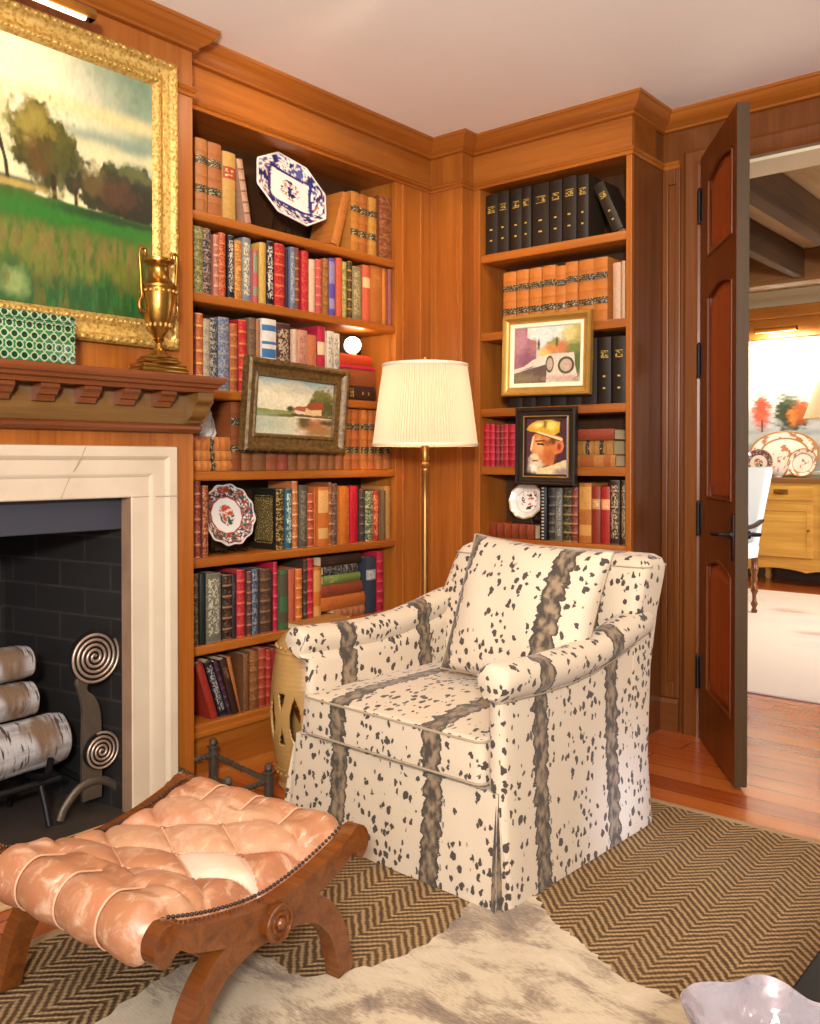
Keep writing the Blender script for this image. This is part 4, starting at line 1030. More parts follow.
# ------------------------------------------------------------------ landscape over the mantel, its lamp, urn and pierced box
pt = thing('framed_painting', 'large landscape of trees and green meadow in ornate gilt frame above the mantel', 'painting', (XB + .002, .85, 1.382))
FY0, FY1, FZ0, FZ1, FW = .05, 1.654, 0.0, .858, .084
yz0 = lambda y, z, h: (h, y - .85, z)
fprof = [(0, 0), (0, .026), (.006, .032), (.016, .034), (.022, .029), (.030, .023), (.050, .020), (.056, .023), (.062, .027), (.070, .025), (.077, .018), (.082, .014), (FW, .010), (FW, 0)]
bm = bmesh.new(); sweep(bm, [(FY0, FZ0), (FY1, FZ0), (FY1, FZ1), (FY0, FZ1)], fprof, yz0, closed=True); fr = obj('gilt_frame', bm, GOLD, pt, 30)
def garland(path, step, r, x, name):
    bm = bmesh.new()
    for (a, b) in zip(path, path[1:] + path[:1]):
        Ld = math.hypot(b[0] - a[0], b[1] - a[1]); n = int(Ld / step)
        for i in range(n):
            t = (i + .5) / n; y = a[0] + (b[0] - a[0]) * t; z = a[1] + (b[1] - a[1]) * t
            k = r * (1.0 if i % 3 else 1.5)
            bmesh.ops.create_icosphere(bm, subdivisions=1, radius=k, matrix=Matrix.Translation((x, y - .85, z)) @ Matrix.Diagonal((.55, 1.15 if b[1] == a[1] else .8, .8 if b[1] == a[1] else 1.15, 1)))
    obj(name, bm, GOLD, fr, 60)
i1, i2 = .012, .066
garland([(FY0 + i1, FZ0 + i1), (FY1 - i1, FZ0 + i1), (FY1 - i1, FZ1 - i1), (FY0 + i1, FZ1 - i1)], .026, .0085, .031, 'outer_carved_ornament')
garland([(FY0 + i2, FZ0 + i2), (FY1 - i2, FZ0 + i2), (FY1 - i2, FZ1 - i2), (FY0 + i2, FZ1 - i2)], .015, .0058, .0245, 'inner_carved_ornament')
P = Paint(-2.1, 1.0, 0, 1, 520, 260)
X_, Y_ = P.x, P.y
P.lay('efe0a4')
P.lay('a9b08a', sm(X_ * .55 + Y_ * .75 + .16 * (P.n(4, 3) - .5), .80, 1.02))
P.lay('77906f', sm(X_ * .6 + Y_ * .9 + .25 * (P.n(3, 5, 7) - .5), 1.10, 1.38))
P.lay('fff0c4', P.ell(.02, .88, .55, .24, .8, .5, 4, 4) * .9)
P.lay('f4d890', P.ell(.70, .80, .55, .030, .9, 1.1, 8, 5) * .8); P.lay('81967f', P.ell(.82, .70, .5, .030, .8, 1.2, 21, 6) * .8); P.lay('f0dca0', P.ell(.62, .66, .6, .025, .9, 1.1, 23, 6) * .7)
P.lay('ecdca8', P.ell(.6, .57, .9, .05, .8, .5, 14, 5) * .6)
P.lay('3f4a34', P.seg((-.6, .465), (.2, .445), .035, .05) * .9)
P.lay('565118', P.ell(.29, .61, .195, .140, .12, 1.5, 31, 16)); P.lay('8a7628', P.ell(.24, .67, .14, .09, .4, 1.9, 17, 24) * .85); P.lay('3f3e14', P.ell(.34, .54, .17, .10, .3, 1.8, 12, 24) * .9); P.lay('a5903c', P.ell(.20, .70, .07, .05, .6, 2., 18, 30) * .8); P.lay('70491a', P.ell(.26, .57, .09, .08, .7, 2., 19, 26) * .6); P.lay('55541c', P.ell(.40, .60, .09, .09, .4, 1.9, 20, 26) * .8)
bd = P.ell(.84, .505, .40, .120, .10, 1.0, 41, 18); P.lay('36371b', bd); P.lay('24240f', P.ell(.97, .47, .28, .09, .35, 1.2, 43, 20)); P.lay('5e3a22', P.ell(.70, .50, .16, .055, .6, 1.8, 44, 24) * .7); P.lay('5e6230', P.ell(.86, .60, .13, .03, .4, 1.8, 45, 26) * .8); P.lay('6a5a2a', P.ell(.58, .53, .07, .06, .5, 1.8, 46, 26) * .7)
P.lay('33280f', P.seg((.33, .5), (.345, .40), .02)); P.lay('33280f', P.seg((.47, .47), (.475, .39), .014))
P.lay('c8b868', P.ell(-.01, .68, .07, .13, .7, 1.8, 51, 22) * .55); P.lay('33260f', P.seg((.01, .62), (.05, .52), .012)); P.lay('33260f', P.seg((.05, .52), (.068, .42), .015)); P.lay('33260f', P.seg((.045, .54), (.0, .60), .008))
P.lay('b89a48', P.ell(.05, .445, .3, .016, .6, 1., 63, 10))
g = 1 - sm(Y_ + .018 * (P.n(14, 61) - .5) + .035 * (X_ - .2), .418, .434)
P.lay('42601c', g); P.lay('2f701e', g * P.ell(.55, .36, .8, .045, .7, .9, 62, 8)); P.lay('24401a', g * P.ell(.85, .395, .42, .022, .6, 1., 64, 12) * .95); P.lay('7c9a38', g * P.ell(.70, .425, .2, .009, .5, 1., 65, 12))
low = 1 - sm(Y_ + .05 * (P.n(6, 70) - .5), .27, .345)
P.lay('6c7228', g * low); P.lay('76602a', g * low * sm(P.n(40, 71, 16), .42, .70) * .7); P.lay('3d6420', g * low * sm(P.n(44, 72, 14), .46, .66) * .7); P.lay('826c34', g * P.ell(.5, .24, .6, .05, .8, 1.2, 73, 12) * sm(P.n(40, 75, 12), .45, .6) * .8)
dk = 1 - sm(Y_ + .14 * (P.n(9, 74, 5) - .5), .08, .17)
P.lay('1f5022', g * dk * .92); P.lay('3a7030', g * dk * sm(P.n(48, 76, 16), .45, .68) * .6); P.lay('9aa860', P.ell(.10, .07, .08, .05, .7, 1.6, 78, 12) * .75); P.lay('6a6024', g * dk * sm(P.n(22, 79, 10), .56, .66) * .6)
P.brush(60, .12, 5); P.c *= .74
bm = bmesh.new(); c = canvas_mesh(bm, P, lambda u, v: (.013, u - .85, v), FY0 + FW - .003, FY1 - FW + .003, FZ0 + FW - .003, FZ1 - FW + .003)
o = obj('canvas', bm, PAINTED, pt, recalc=False); colour_layer(o.data, c)
pl_ = thing('picture_light', 'long picture light mounted above the gilt-framed landscape', 'picture light', (XB, .85, 2.270))
bm = bmesh.new(); P_ = []
for y in (-.47, .47): P_.append([(.118 + .020 * math.cos(a), y, -.036 + .020 * math.sin(a)) for a in [PI * (-.25 + 1.5 * k / 12) for k in range(13)]])
grid(bm, P_, cap0=True, cap1=True); r = bmesh.ops.solidify(bm, geom=bm.faces[:], thickness=.0015); obj('reflector', bm, BRASS_L, pl_, 30)
bm = bmesh.new(); tube(bm, [(.112, -.45, -.042), (.112, .45, -.042)], .010, 10); obj('lamp_tube', bm, DIFF, pl_, 40)
bm = bmesh.new(); tube(bm, smoothpath([(.006, 0, .002), (.04, 0, .012), (.09, 0, .004), (.118, 0, -.017)], 6), .006, 8); box(bm, (0, -.03, -.018), (.012, .03, .026), .003); obj('wall_bracket', bm, BRASS_L, pl_, 40)

ur = thing('urn', 'gilt two-handled urn on stepped base at right end of the mantel', 'urn', (-2.244, 1.540, 1.3010))
bm = bmesh.new()
for (w, a, b) in ((.062, 0, .012), (.058, .012, .024), (.046, .028, .038), (.040, .038, .046)): box(bm, (-w * .6, -w * 1.25, a), (w * .6, w * 1.25, b), .003)
lathe(bm, [(.044, .024), (.048, .027), (.044, .030)], 32); obj('stepped_base', bm, BRASS, ur, 35)
bm = bmesh.new()
lathe(bm, [(.038, .044), (.034, .050), (.020, .058), (.012, .072), (.009, .086), (.012, .092), (.016, .096), (.012, .100), (.018, .108), (.030, .128), (.040, .155), (.047, .190), (.050, .225), (.050, .240), (.053, .243), (.053, .250), (.048, .254), (.040, .262), (.032, .272), (.029, .285), (.030, .300), (.036, .312), (.045, .318), (.046, .326), (.040, .328), (.036, .32), (.028, .30), (.0, .29)], 40, caps=False); obj('body', bm, BRASS, ur, 35)
for s in (-1, 1):
    bm = bmesh.new(); tube(bm, smoothpath([(0, s * .050, .170), (0, s * .062, .178), (0, s * .064, .200), (0, s * .056, .215), (0, s * .058, .245), (0, s * .060, .290), (0, s * .063, .330), (0, s * .058, .350), (0, s * .046, .350), (0, s * .044, .338), (0, s * .050, .330)], 6), .0048, 8); obj('handle', bm, BRASS, ur, 60)
bm = bmesh.new()
for k in range(18):
    a = 2 * PI * k / 18; bmesh.ops.create_icosphere(bm, subdivisions=1, radius=.006, matrix=Matrix.Translation((.050 * math.cos(a), .050 * math.sin(a), .232)))
for k in range(14):
    a = 2 * PI * k / 14; bmesh.ops.create_icosphere(bm, subdivisions=1, radius=.006, matrix=Matrix.Translation((.034 * math.cos(a), .034 * math.sin(a), .136)) @ Matrix.Diagonal((1, 1, 1.6, 1)))
obj('relief_ornament', bm, GOLD_PLAIN, ur, 60)

gb = thing('lattice_box', 'green glazed box with cream lattice pattern at left end of the mantel', 'box', (-2.246, 1.085, 1.3010))
GRN = NB('green_lattice_glaze', .22, 0, .6)
_s = GRN.sep(GRN.coord()); _p = .026
_u, _w = GRN.ma('DIVIDE', _s[1], _p), GRN.ma('DIVIDE', _s[2], _p)
_row = GRN.ma('FLOOR', _w); _uu = GRN.ma('ADD', _u, GRN.ma('MULTIPLY', GRN.ma('FLOORED_MODULO', _row, 2.), .5))
_dx = GRN.ma('SUBTRACT', GRN.ma('FRACT', _uu), .5); _dz = GRN.ma('SUBTRACT', GRN.ma('FRACT', _w), .5)
_rr = GRN.ma('SQRT', GRN.ma('ADD', GRN.ma('MULTIPLY', _dx, _dx), GRN.ma('MULTIPLY', _dz, _dz)))
_dg1 = GRN.ma('ABSOLUTE', GRN.ma('SUBTRACT', GRN.ma('FRACT', GRN.ma('ADD', _u, _w)), .5)); _dg2 = GRN.ma('ABSOLUTE', GRN.ma('SUBTRACT', GRN.ma('FRACT', GRN.ma('SUBTRACT', _u, _w)), .5))
_ln = GRN.step(GRN.ma('MINIMUM', _dg1, _dg2), .085, .045)
_ring = GRN.ma('LESS_THAN', GRN.ma('ABSOLUTE', GRN.ma('SUBTRACT', _rr, .36)), .055)
_c = GRN.mix(GRN.noise(GRN.coord(), 60, 3), lin('164c2a'), lin('34794a'))
_c = GRN.mix(GRN.ma('MULTIPLY', GRN.ma('MAXIMUM', _ln, _ring), .7), _c, lin('b8b48c'))
GRN.set('Base Color', GRN.mix(GRN.ma('LESS_THAN', _rr, .27), _c, lin('0c3420'))); GRN.bump(_rr, .3, .004); GRN = GRN.m
bm = bmesh.new(); box(bm, (-.034, -.19, 0), (.034, .178, .096), .004); obj('body', bm, GRN, gb, 40)
bm = bmesh.new(); box(bm, (-.036, -.193, .100), (.036, .181, .106), .003); box(bm, (-.035, -.19, .096), (.035, .179, .100)); box(bm, (-.035, -.19, .106), (.035, .179, .126), .006); obj('lid', bm, GRN, gb, 40)
# ------------------------------------------------------------------ armchair
ch = thing('armchair', 'skirted armchair in cream fabric with dark animal spots and stripes', 'armchair', (-1.555, 1.752, .0128), math.radians(-2.3))
def arm(sgn):
    zt = lambda y: float(np.interp(y, [0, .06, .15, .28, .40, .52, .62, .70], [.566, .564, .558, .558, .567, .588, .610, .620]))
    prof = [(-.016, .0), (-.010, .10), (-.003, .24), (.0, .36), (.001, -.095), (.004, -.086), (-.006, -.080), (-.020, -.062), (-.024, -.042), (-.019, -.020), (-.004, -.006), (.022, .001),
            (.044, -.003), (.062, -.014), (.070, -.034), (.067, -.054), (.058, -.072), (.050, -.082), (.048, -.090), (.048, -.10), (.048, .36), (.048, .30), (.048, .24), (.035, .24)]
    if sgn < 0:
        for i, o in {0: -.010, 1: .004, 2: .020, 3: .033, 4: .040, 5: .040, 6: .022, 7: -.010, 17: .066, 18: .070, 19: .072, 20: .070, 21: .060}.items(): prof[i] = (o, prof[i][1])
    prof = [(o, z, 4 <= i <= 19) for i, (o, z) in enumerate(prof)]
    W = .375 if sgn > 0 else .365
    ys = [0, .006, .016, .05, .10, .16, .22, .28, .34, .40, .46, .52, .58, .64, .69, .70]
    ins = [.010, .003, 0] + [0] * 11 + [.004, .010]
    rows, uvs = [], []
    for y, q in zip(ys, ins):
        row, uv = [], []; acc = 0; last = None
        for k, (o, z, rel) in enumerate(prof):
            zz = zt(y) + z if rel else z
            roll = rel and z > -.0865
            yy = y - (.022 if roll else 0) * max(0, 1 - y / .10)
            oo = o + (q if k < 12 else -q); zz = zz - (q if (rel and z > -.03) else 0)
            p = (sgn * (W - oo), yy, zz)
            if last: acc += math.dist(last, p)
            last = p; row.append(p); uv.append((y - .150, acc))
        rows.append(row); uvs.append(uv)
    bm = bmesh.new(); V, fs = grid(bm, rows, closev=True, uv=uvs)
    L = bm.loops.layers.uv.verify()
    for row in (V[0], V[-1]):
        for k in range(11):
            f = bm.faces.new([row[k], row[k + 1], row[22 - k], row[23 - k]])
            for l in f.loops: l[L].uv = (l.vert.co.x + .14, l.vert.co.z)
    o = obj('arm', bm, FAB, ch, 50)
    bm = bmesh.new()   # welt under the roll, round the scroll and down the side
    tube(bm, [(sgn * (W + .001 - (.040 if sgn < 0 else 0)), y, zt(y) - .0885) for y in np.linspace(.0, .69, 24)], .0024, 6); obj('welt', bm, PIPE, o, 60)
arm(1); arm(-1)
# back: slightly raked slab with soft top
def rrect(w, y0, y1, r, n=5):
    pts = []
    for cx, cy, a0 in ((w - r, y1 - r, 0), (-w + r, y1 - r, 90), (-w + r, y0 + r, 180), (w - r, y0 + r, 270)):
        for k in range(n + 1): a = math.radians(a0 + 90 * k / n); pts.append((cx + r * math.cos(a), cy + r * math.sin(a)))
    return pts
rows = []
for z, xl, xr, y0, y1, r in ((.0, -.372, .386, .60, .712, .02), (.2, -.362, .376, .59, .706, .02), (.45, -.355, .376, .585, .725, .025), (.6, -.340, .380, .605, .760, .03), (.70, -.318, .388, .635, .790, .035), (.730, -.312, .390, .645, .798, .04), (.750, -.300, .382, .656, .796, .04), (.762, -.280, .362, .674, .780, .035)):
    rows.append([(x + (xl + xr) / 2, y, z) for x, y in rrect((xr - xl) / 2, y0, y1, r)])
bm = bmesh.new(); grid(bm, rows, closev=True, cap0=True, cap1=True); boxuv(bm, .235, .15); o = obj('back', bm, FAB, ch, 50)
bm = bmesh.new(); tube(bm, [(x * 1.004 + .039, y, .7325) for x, y in rrect(.351, .645, .799, .04)], .0025, 6); obj('welt', bm, PIPE, o, 60)
# front skirt panel with a kick pleat at each corner
rows = []
for z, yf in ((.0, -.026), (.06, -.021), (.13, -.014), (.20, -.008), (.262, -.005)):
    rows.append([(x, yf + (.0015 * math.sin(x * 60 + z * 20)), z) for x in np.linspace(-.352, .362, 33)] + [(x, .03, z) for x in np.linspace(.362, -.352, 33)])
bm = bmesh.new(); grid(bm, rows, closev=True, cap0=True, cap1=True); boxuv(bm, .165, 0); sk = obj('front_skirt', bm, FAB, ch, 50)
for s in (-1, 1):
    bm = bmesh.new(); rows = []
    for z, w in ((.0, 1.0), (.07, .85), (.14, .6), (.20, .28), (.235, .06)):
        rows.append([(s * (.357 + .002 * w), -.024 * w - .004, z), (s * (.357 + .020 * w), -.030 * w - .004, z), (s * (.357 + .010 * w), -.012 * w - .002, z), (s * (.358 + .026 * w), -.016 * w, z), (s * (.358 + .028 * w), .004, z), (s * .357, .006, z)])
    grid(bm, rows, closev=True, cap0=True, cap1=True); boxuv(bm, .05, .15); obj('kick_pleat', bm, FAB, ch, 40)
bm = bmesh.new(); box(bm, (-.30, .03, .15), (.30, .60, .262), .004); boxuv(bm, .165, .15); obj('seat_deck', bm, FAB, ch)

def puff(w, d, h, r, crown, nx=40, ny=40):
    """box cushion: one closed surface, rounded edges, crowned top; returns rings for grid"""
    prof = []
    n = 6
    prof.append((.0, 0.)); 
    rows = []
    def ring(inset, z):
        pts = []
        W, D = w / 2 - inset, d / 2 - inset; rr = max(r * 1.4 - inset, .004)
        for cx, cy, a0 in ((W - rr, D - rr, 0), (-W + rr, D - rr, 90), (-W + rr, -D + rr, 180), (W - rr, -D + rr, 270)):
            for k in range(5): a = math.radians(a0 + 90 * k / 4); pts.append(np.array((cx + rr * math.cos(a), cy + rr * math.sin(a))))
            nxt = {0: (-1, 0), 90: (0, -1), 180: (1, 0), 270: (0, 1)}[a0]; ln = 2 * (W - rr) if a0 in (0, 180) else 2 * (D - rr)
            b = pts[-1]
            for k in range(1, 10): pts.append(b + np.array(nxt) * ln * k / 10)
        return [(p[0], p[1], z) for p in pts]
    for k in range(n + 1):
        a = PI / 2 * k / n; rows.append((r * (1 - math.sin(a)), r * (1 - math.cos(a))))
    out = [ring(i, z) for i, z in rows] + [ring(r * (1 - math.cos(PI / 2 * k / n)), h - r + r * math.sin(PI / 2 * k / n)) for k in range(n + 1)]
    top = out[-1]
    for q in (.94, .85, .7, .5, .3, .12):
        out.append([(x * q, y * q, h + crown * (1 - q ** 2.2)) for x, y, z in top])
    return out
bm = bmesh.new(); R = puff(.634, .575, .118, .016, .022); grid(bm, R, closev=True, cap0=True, cap1=True)
bmesh.ops.translate(bm, vec=(.005, .272, .266), verts=bm.verts[:]); boxuv(bm, .165, .15)
sc = obj('seat_cushion', bm, FAB, ch, 60)
for z in (.266 + .010, .266 + .109):
    bm = bmesh.new(); q = [(x * 1.001 + .005, y * 1.001 + .272, z) for x, y, _ in R[6]]; tube(bm, q + q[:1], .0032, 6); obj('welt', bm, PIPE, sc, 60)

# loose square cushion leaning on the chair back
pc = thing('cushion', 'plump square cushion in the same spotted fabric leaning on the armchair back', 'cushion', (-1.405, 2.10, .424), 0, rot=(math.radians(-17), math.radians(3.), math.radians(-1)))
bm = bmesh.new(); N = 30; W_, H_ = .232, .205
for s in (-1, 1):
    rows = []
    for i in range(N + 1):
        a = -1 + 2 * i / N; row = []
        for j in range(N + 1):
            b = -1 + 2 * j / N
            pin = 1 - .05 * (1 - a * a) * (b * b) ; pin2 = 1 - .05 * (1 - b * b) * (a * a)
            t = .075 * ((1 - a ** 2) * (1 - b ** 2)) ** .42 * (1 + .05 * math.sin(7 * a + 3 * b))
            row.append((W_ * a * pin2, s * t - .012 * (1 - b), H_ * b * pin + H_))
        rows.append(row)
    grid(bm, rows)
bmesh.ops.remove_doubles(bm, verts=bm.verts[:], dist=.0004)
L = bm.loops.layers.uv.verify()
for f in bm.faces:
    for l in f.loops: l[L].uv = (l.vert.co.x * 1.0 + .335 * .5 + .05, l.vert.co.z + (.9 if f.normal.y > 0 else 0))
obj('cover', bm, FAB, pc, 70)
bm = bmesh.new()
edge = [(W_ * a, -1) for a in np.linspace(-1, 1, 12)]
pts = []
for a, b in [(t, -1) for t in np.linspace(-1, 1, 12)] + [(1, t) for t in np.linspace(-1, 1, 12)] + [(t, 1) for t in np.linspace(1, -1, 12)] + [(-1, t) for t in np.linspace(1, -1, 12)]:
    pts.append((W_ * a * (1 - .05 * (1 - b * b) * a * a), -.012 * (1 - b), H_ * b * (1 - .05 * (1 - a * a) * b * b) + H_))
tube(bm, pts, .003, 6); obj('welt', bm, PIPE, pc, 60)
# ------------------------------------------------------------------ buttoned leather footstool
fs_ = thing('footstool', 'buttoned tan leather footstool with scrolled walnut sides and curved X-shaped legs', 'footstool', (-1.520, 1.078, .0128), math.radians(-85))
# local x = along the side frames (+x towards the viewer), local y = across: far side is -y after rotation
HU, HV = .250, .262
railz = lambda u: .222 + 1.42 * u * u - 2.2 * max(0, abs(u) - .22) ** 1.0 * .3
def topz(u):
    a = abs(u) / HU
    return .244 + .056 * a ** 1.7
# seat surface: parameter s runs over the top and round both rolled ends
prof = []
for u in np.linspace(-.222, .222, 90): prof.append((u, topz(u) + .0))
endr = .042
def endroll(sg):
    cx, cz = sg * .222, topz(.222) - endr; out = []
    for k in range(1, 17):
        a = math.radians(90 - 150 * k / 16); out.append((cx + sg * endr * math.cos(a), cz + endr * math.sin(a)))
    return out
prof = endroll(-1)[::-1] + prof + endroll(1)
prof = np.array(prof); seglen = np.r_[0, np.cumsum(np.hypot(*np.diff(prof, axis=0).T))]; S = seglen - seglen[-1] / 2
tan = np.gradient(prof, axis=0); tan /= np.linalg.norm(tan, axis=1)[:, None]; nor = np.stack([-tan[:, 1], tan[:, 0]], 1)
NV = 110; VV = np.linspace(-HV + .022, HV - .022, NV)
DU, DV = .064, .118      # button lattice
def tuft(s, v):
    p, q = s / (2 * DU) + v / (2 * DV), s / (2 * DU) - v / (2 * DV)
    # inside the button field: diamonds; towards the ends: straight pleats
    fp_, fq = abs(p - round(p)), abs(q - round(q))
    dia = min(fp_, fq)
    bt = math.hypot(fp_, fq)
    lim = .160
    if abs(s) > lim:
        w = min(1, (abs(s) - lim) / .02)
        x = v / DV + (0.0 if True else .5); pl = abs(x - round(x)) * .9
        dia = dia * (1 - w) + pl * w; bt = bt * (1 - w) + .5 * w
        fp_ = fp_ * (1 - w) + pl * w; fq = fq * (1 - w) + pl * w
    par = lambda t: 1 - (1 - 2 * min(t, .5)) ** 2
    return math.sqrt(par(fp_) * par(fq)), bt, (math.floor(p), math.floor(q))
rows, cols = [], []
rnd = {}
base = [lin('ac7450'), lin('b98866'), lin('9e6644'), lin('c39a7c'), lin('cfb098')]
for i, (u, z) in enumerate(prof):
    row = []
    for j, v in enumerate(VV):
        d, b, cell = tuft(S[i], v)
        edge = sm(abs(v), HV - .022, HV - .075)
        amp = .023 - .013 * float(sm(abs(S[i]), .16, .22))
        puffh = amp * d ** .8 - .006 * (1 - sm(b, 0, .12))
        e2 = sm(abs(abs(v) - (HV - .022)), 0, .05)
        h = (puffh + .004) * (.25 + .75 * e2) - .020 * (1 - e2)
        u2, z2 = u + nor[i, 0] * h, z + nor[i, 1] * h
        row.append((u2, v, z2))
        if cell not in rnd:
            rr = random.Random(hash(cell) % 9973); rnd[cell] = base[rr.choices(range(5), [4, 4, 3, 2, 1])[0]]
        c = np.array(rnd[cell][:3])
        if cell == (0, -1): c = np.array(lin('d4bca4')[:3])
        if abs(S[i]) > .205: c = np.array(lin('a8704c')[:3])
        cols.append(c)
    rows.append(row)
cols = np.array(cols)
bm = bmesh.new(); V, f_ = grid(bm, rows, cap0=False)
o = obj('leather_seat', bm, LEA, fs_, 80); colour_layer(o.data, cols)
md = o.modifiers.new('smooth', 'SMOOTH'); md.factor = .5; md.iterations = 1
# buttons and pleat welts
k = 0
bts = []
for a in range(-3, 4):
    for b in range(-3, 4):
        s, v = (a + b) * DU, (a - b) * DV
        if abs(s) < .165 and abs(v) < HV - .03: bts.append((s, v))
def onseat(s, v, h=0.):
    u = np.interp(s, S, prof[:, 0]); z = np.interp(s, S, prof[:, 1]); n0 = np.interp(s, S, nor[:, 0]); n1 = np.interp(s, S, nor[:, 1])
    return (u + n0 * h, v, z + n1 * h)
for s, v in bts:
    bm = bmesh.new(); bmesh.ops.create_uvsphere(bm, u_segments=10, v_segments=6, radius=.0075, matrix=Matrix.Translation(onseat(s, v, .0045)) @ Matrix.Diagonal((1, 1, .6, 1)))
    obj('button', bm, plain('button_leather', '94583c', .45) if not k else bpy.data.materials['button_leather'], o, 80); k = 1
for sg in (-1, 1):
    for v in (-DV, 0, DV):
        bm = bmesh.new(); tube(bm, [onseat(sg * s, v, .0085) for s in np.linspace(.150, S[-1] - .004, 26)], .0022, 6); obj('pleat_welt', bm, CORD, o, 60)
bm = bmesh.new()
for a, b in ((p, q) for p in bts for q in bts):
    if abs(abs(a[0] - b[0]) - DU) < 1e-6 and abs(abs(a[1] - b[1]) - DV) < 1e-6 and a[0] < b[0]:
        tube(bm, [onseat(a[0] + (b[0] - a[0]) * t, a[1] + (b[1] - a[1]) * t, .0095) for t in np.linspace(.06, .94, 12)], .0030, 6)
obj('diamond_pleats', bm, CORD, o, 60)
# webbed underside
bm = bmesh.new(); P = []
for u, z in zip(np.linspace(-.24, .24, 20), [topz(x) - .055 for x in np.linspace(-.24, .24, 20)]):
    P.append([(u, -HV + .03, z), (u, HV - .03, z), (u, HV - .03, z + .03), (u, -HV + .03, z + .03)])
grid(bm, P, closev=True, cap0=True, cap1=True); obj('seat_underside', bm, plain('dark_webbing', '3a2c20', .9), fs_)
# side frames
for sg in (-1, 1):
    y0, y1 = sg * (HV - .022), sg * (HV + .012)
    top = [(u, topz(u) - .010) for u in np.linspace(-.212, .212, 31)]
    r1 = [(.236, .292), (.256, .289), (.272, .272), (.275, .250), (.266, .231), (.250, .223), (.238, .229), (.235, .241)]
    r1 = smoothpath([(.212, topz(.212) - .010)] + r1 + [(.226, .244), (.208, .232)], 5)[1:]
    bot = [(u, topz(u) - .062 + .008 * (abs(u) / .22) ** 2) for u in np.linspace(.197, -.197, 25)]
    poly = top + r1 + bot + [(-x, z) for x, z in r1[::-1]]
    bm = bmesh.new(); extrude(bm, poly, y0, y1, lambda x, z, t: (x, t, z), bev=.004); sf = obj('scrolled_side_rail', bm, W_LEG, fs_, 35)
    bm = bmesh.new(); bmesh.ops.create_cone(bm, cap_ends=True, segments=28, radius1=.036, radius2=.034, depth=.010, matrix=Matrix.Translation((0, sg * (HV + .017), .196)) @ Matrix.Rotation(PI / 2, 4, 'X'))
    for rr, dd in ((.030, .006), (.018, .010)):
        q = [(rr * math.cos(a), sg * (HV + .022), .196 + rr * math.sin(a)) for a in [2 * PI * k / 28 for k in range(29)]]; tube(bm, q, .0045, 8, cap=False)
    bmesh.ops.create_uvsphere(bm, u_segments=16, v_segments=8, radius=.012, matrix=Matrix.Translation((0, sg * (HV + .022), .196)))
    obj('turned_boss', bm, W_LEG, sf, 40)
    for e in (-1, 1):
        c = smoothpath([(.0, .190), (e * .06, .188), (e * .125, .166), (e * .172, .120), (e * .198, .062), (e * .212, .0)], 8)
        wd = np.interp(np.linspace(0, 1, len(c)), [0, .3, .7, .9, 1], [.028, .026, .022, .022, .025])
        L_, R2 = [], []
        for i, (x, z) in enumerate(c):
            t = np.array(c[min(i + 1, len(c) - 1)]) - np.array(c[max(i - 1, 0)]); t /= np.linalg.norm(t); n = np.array([-t[1], t[0]])
            a, b = np.array((x, z)) + n * wd[i], np.array((x, z)) - n * wd[i]
            L_.append((a[0], max(a[1], 0))); R2.append((b[0], max(b[1], 0)))
        bm = bmesh.new(); extrude(bm, L_ + R2[::-1], sg * (HV - .030), sg * (HV + .006), lambda x, z, t: (x, t, z), bev=.003); obj('leg', bm, W_LEG, fs_, 35)
    bm = bmesh.new()
    for u, z in zip(prof[::2, 0], prof[::2, 1]):
        if z > .228: bmesh.ops.create_icosphere(bm, subdivisions=1, radius=.0042, matrix=Matrix.Translation((u, sg * (HV - .024), z - .004)))
    obj('nailhead_trim', bm, NAIL, fs_, 60)
for u in (-.10, .10):
    bm = bmesh.new(); tube(bm, [(u, -HV + .01, .160), (u, HV - .01, .160)], .012, 10); obj('stretcher', bm, W_LEG, fs_, 40)
bm = bmesh.new(); tube(bm, [(0, -HV + .01, .196), (0, HV - .01, .196)], .015, 12); obj('stretcher', bm, W_LEG, fs_, 40)
# ------------------------------------------------------------------ rugs
def slab(poly, z0, z1, name, m, bev=.003):
    bm = bmesh.new(); extrude(bm, poly, z0, z1, ident, bev=bev); return obj(name, bm, m)
rug = thing('rug', 'herringbone sisal rug with plain tan binding under the armchair and footstool', 'rug', (0, 0, 0))
RX0, RX1, RY0, RY1 = -1.895, -.285, -1.2, 2.615
bm = bmesh.new(); box(bm, (RX0 + .03, RY0 + .03, .0005), (RX1 - .03, RY1 - .03, .0105), .002); obj('woven_field', bm, SISAL, rug)
bm = bmesh.new(); sweep(bm, [(RX0, RY0), (RX1, RY0), (RX1, RY1), (RX0, RY1)], [(0, .0005), (0, .007), (.004, .0100), (.028, .0104), (.032, .010), (.032, .0005)], ident, closed=True); obj('binding', bm, BIND, rug, 40)
hp = [(-1.36, .70), (-1.50, .88), (-1.535, 1.00), (-1.548, 1.12), (-1.515, 1.225), (-1.43, 1.25), (-1.34, 1.245), (-1.28, 1.32), (-1.235, 1.42), (-1.222, 1.53), (-1.238, 1.64), (-1.262, 1.735), (-1.222, 1.80), (-1.165, 1.838), (-1.115, 1.80), (-1.045, 1.752), (-.985, 1.73), (-.91, 1.692), (-.83, 1.655), (-.74, 1.66), (-.60, 1.58), (-.56, 1.35), (-.62, 1.1), (-.70, .85), (-.66, .62), (-.95, .50), (-1.2, .52)]
hp = smoothpath(hp, 6, True)
hp = [(x + .006 * math.sin(i * 1.7) , y + .006 * math.cos(i * 2.3)) for i, (x, y) in enumerate(hp)]
tag(slab(hp, .0108, .0126, 'cowhide', HIDE, .001), 'pale brindle cowhide spread over the sisal rug in front of the armchair', 'cowhide rug')

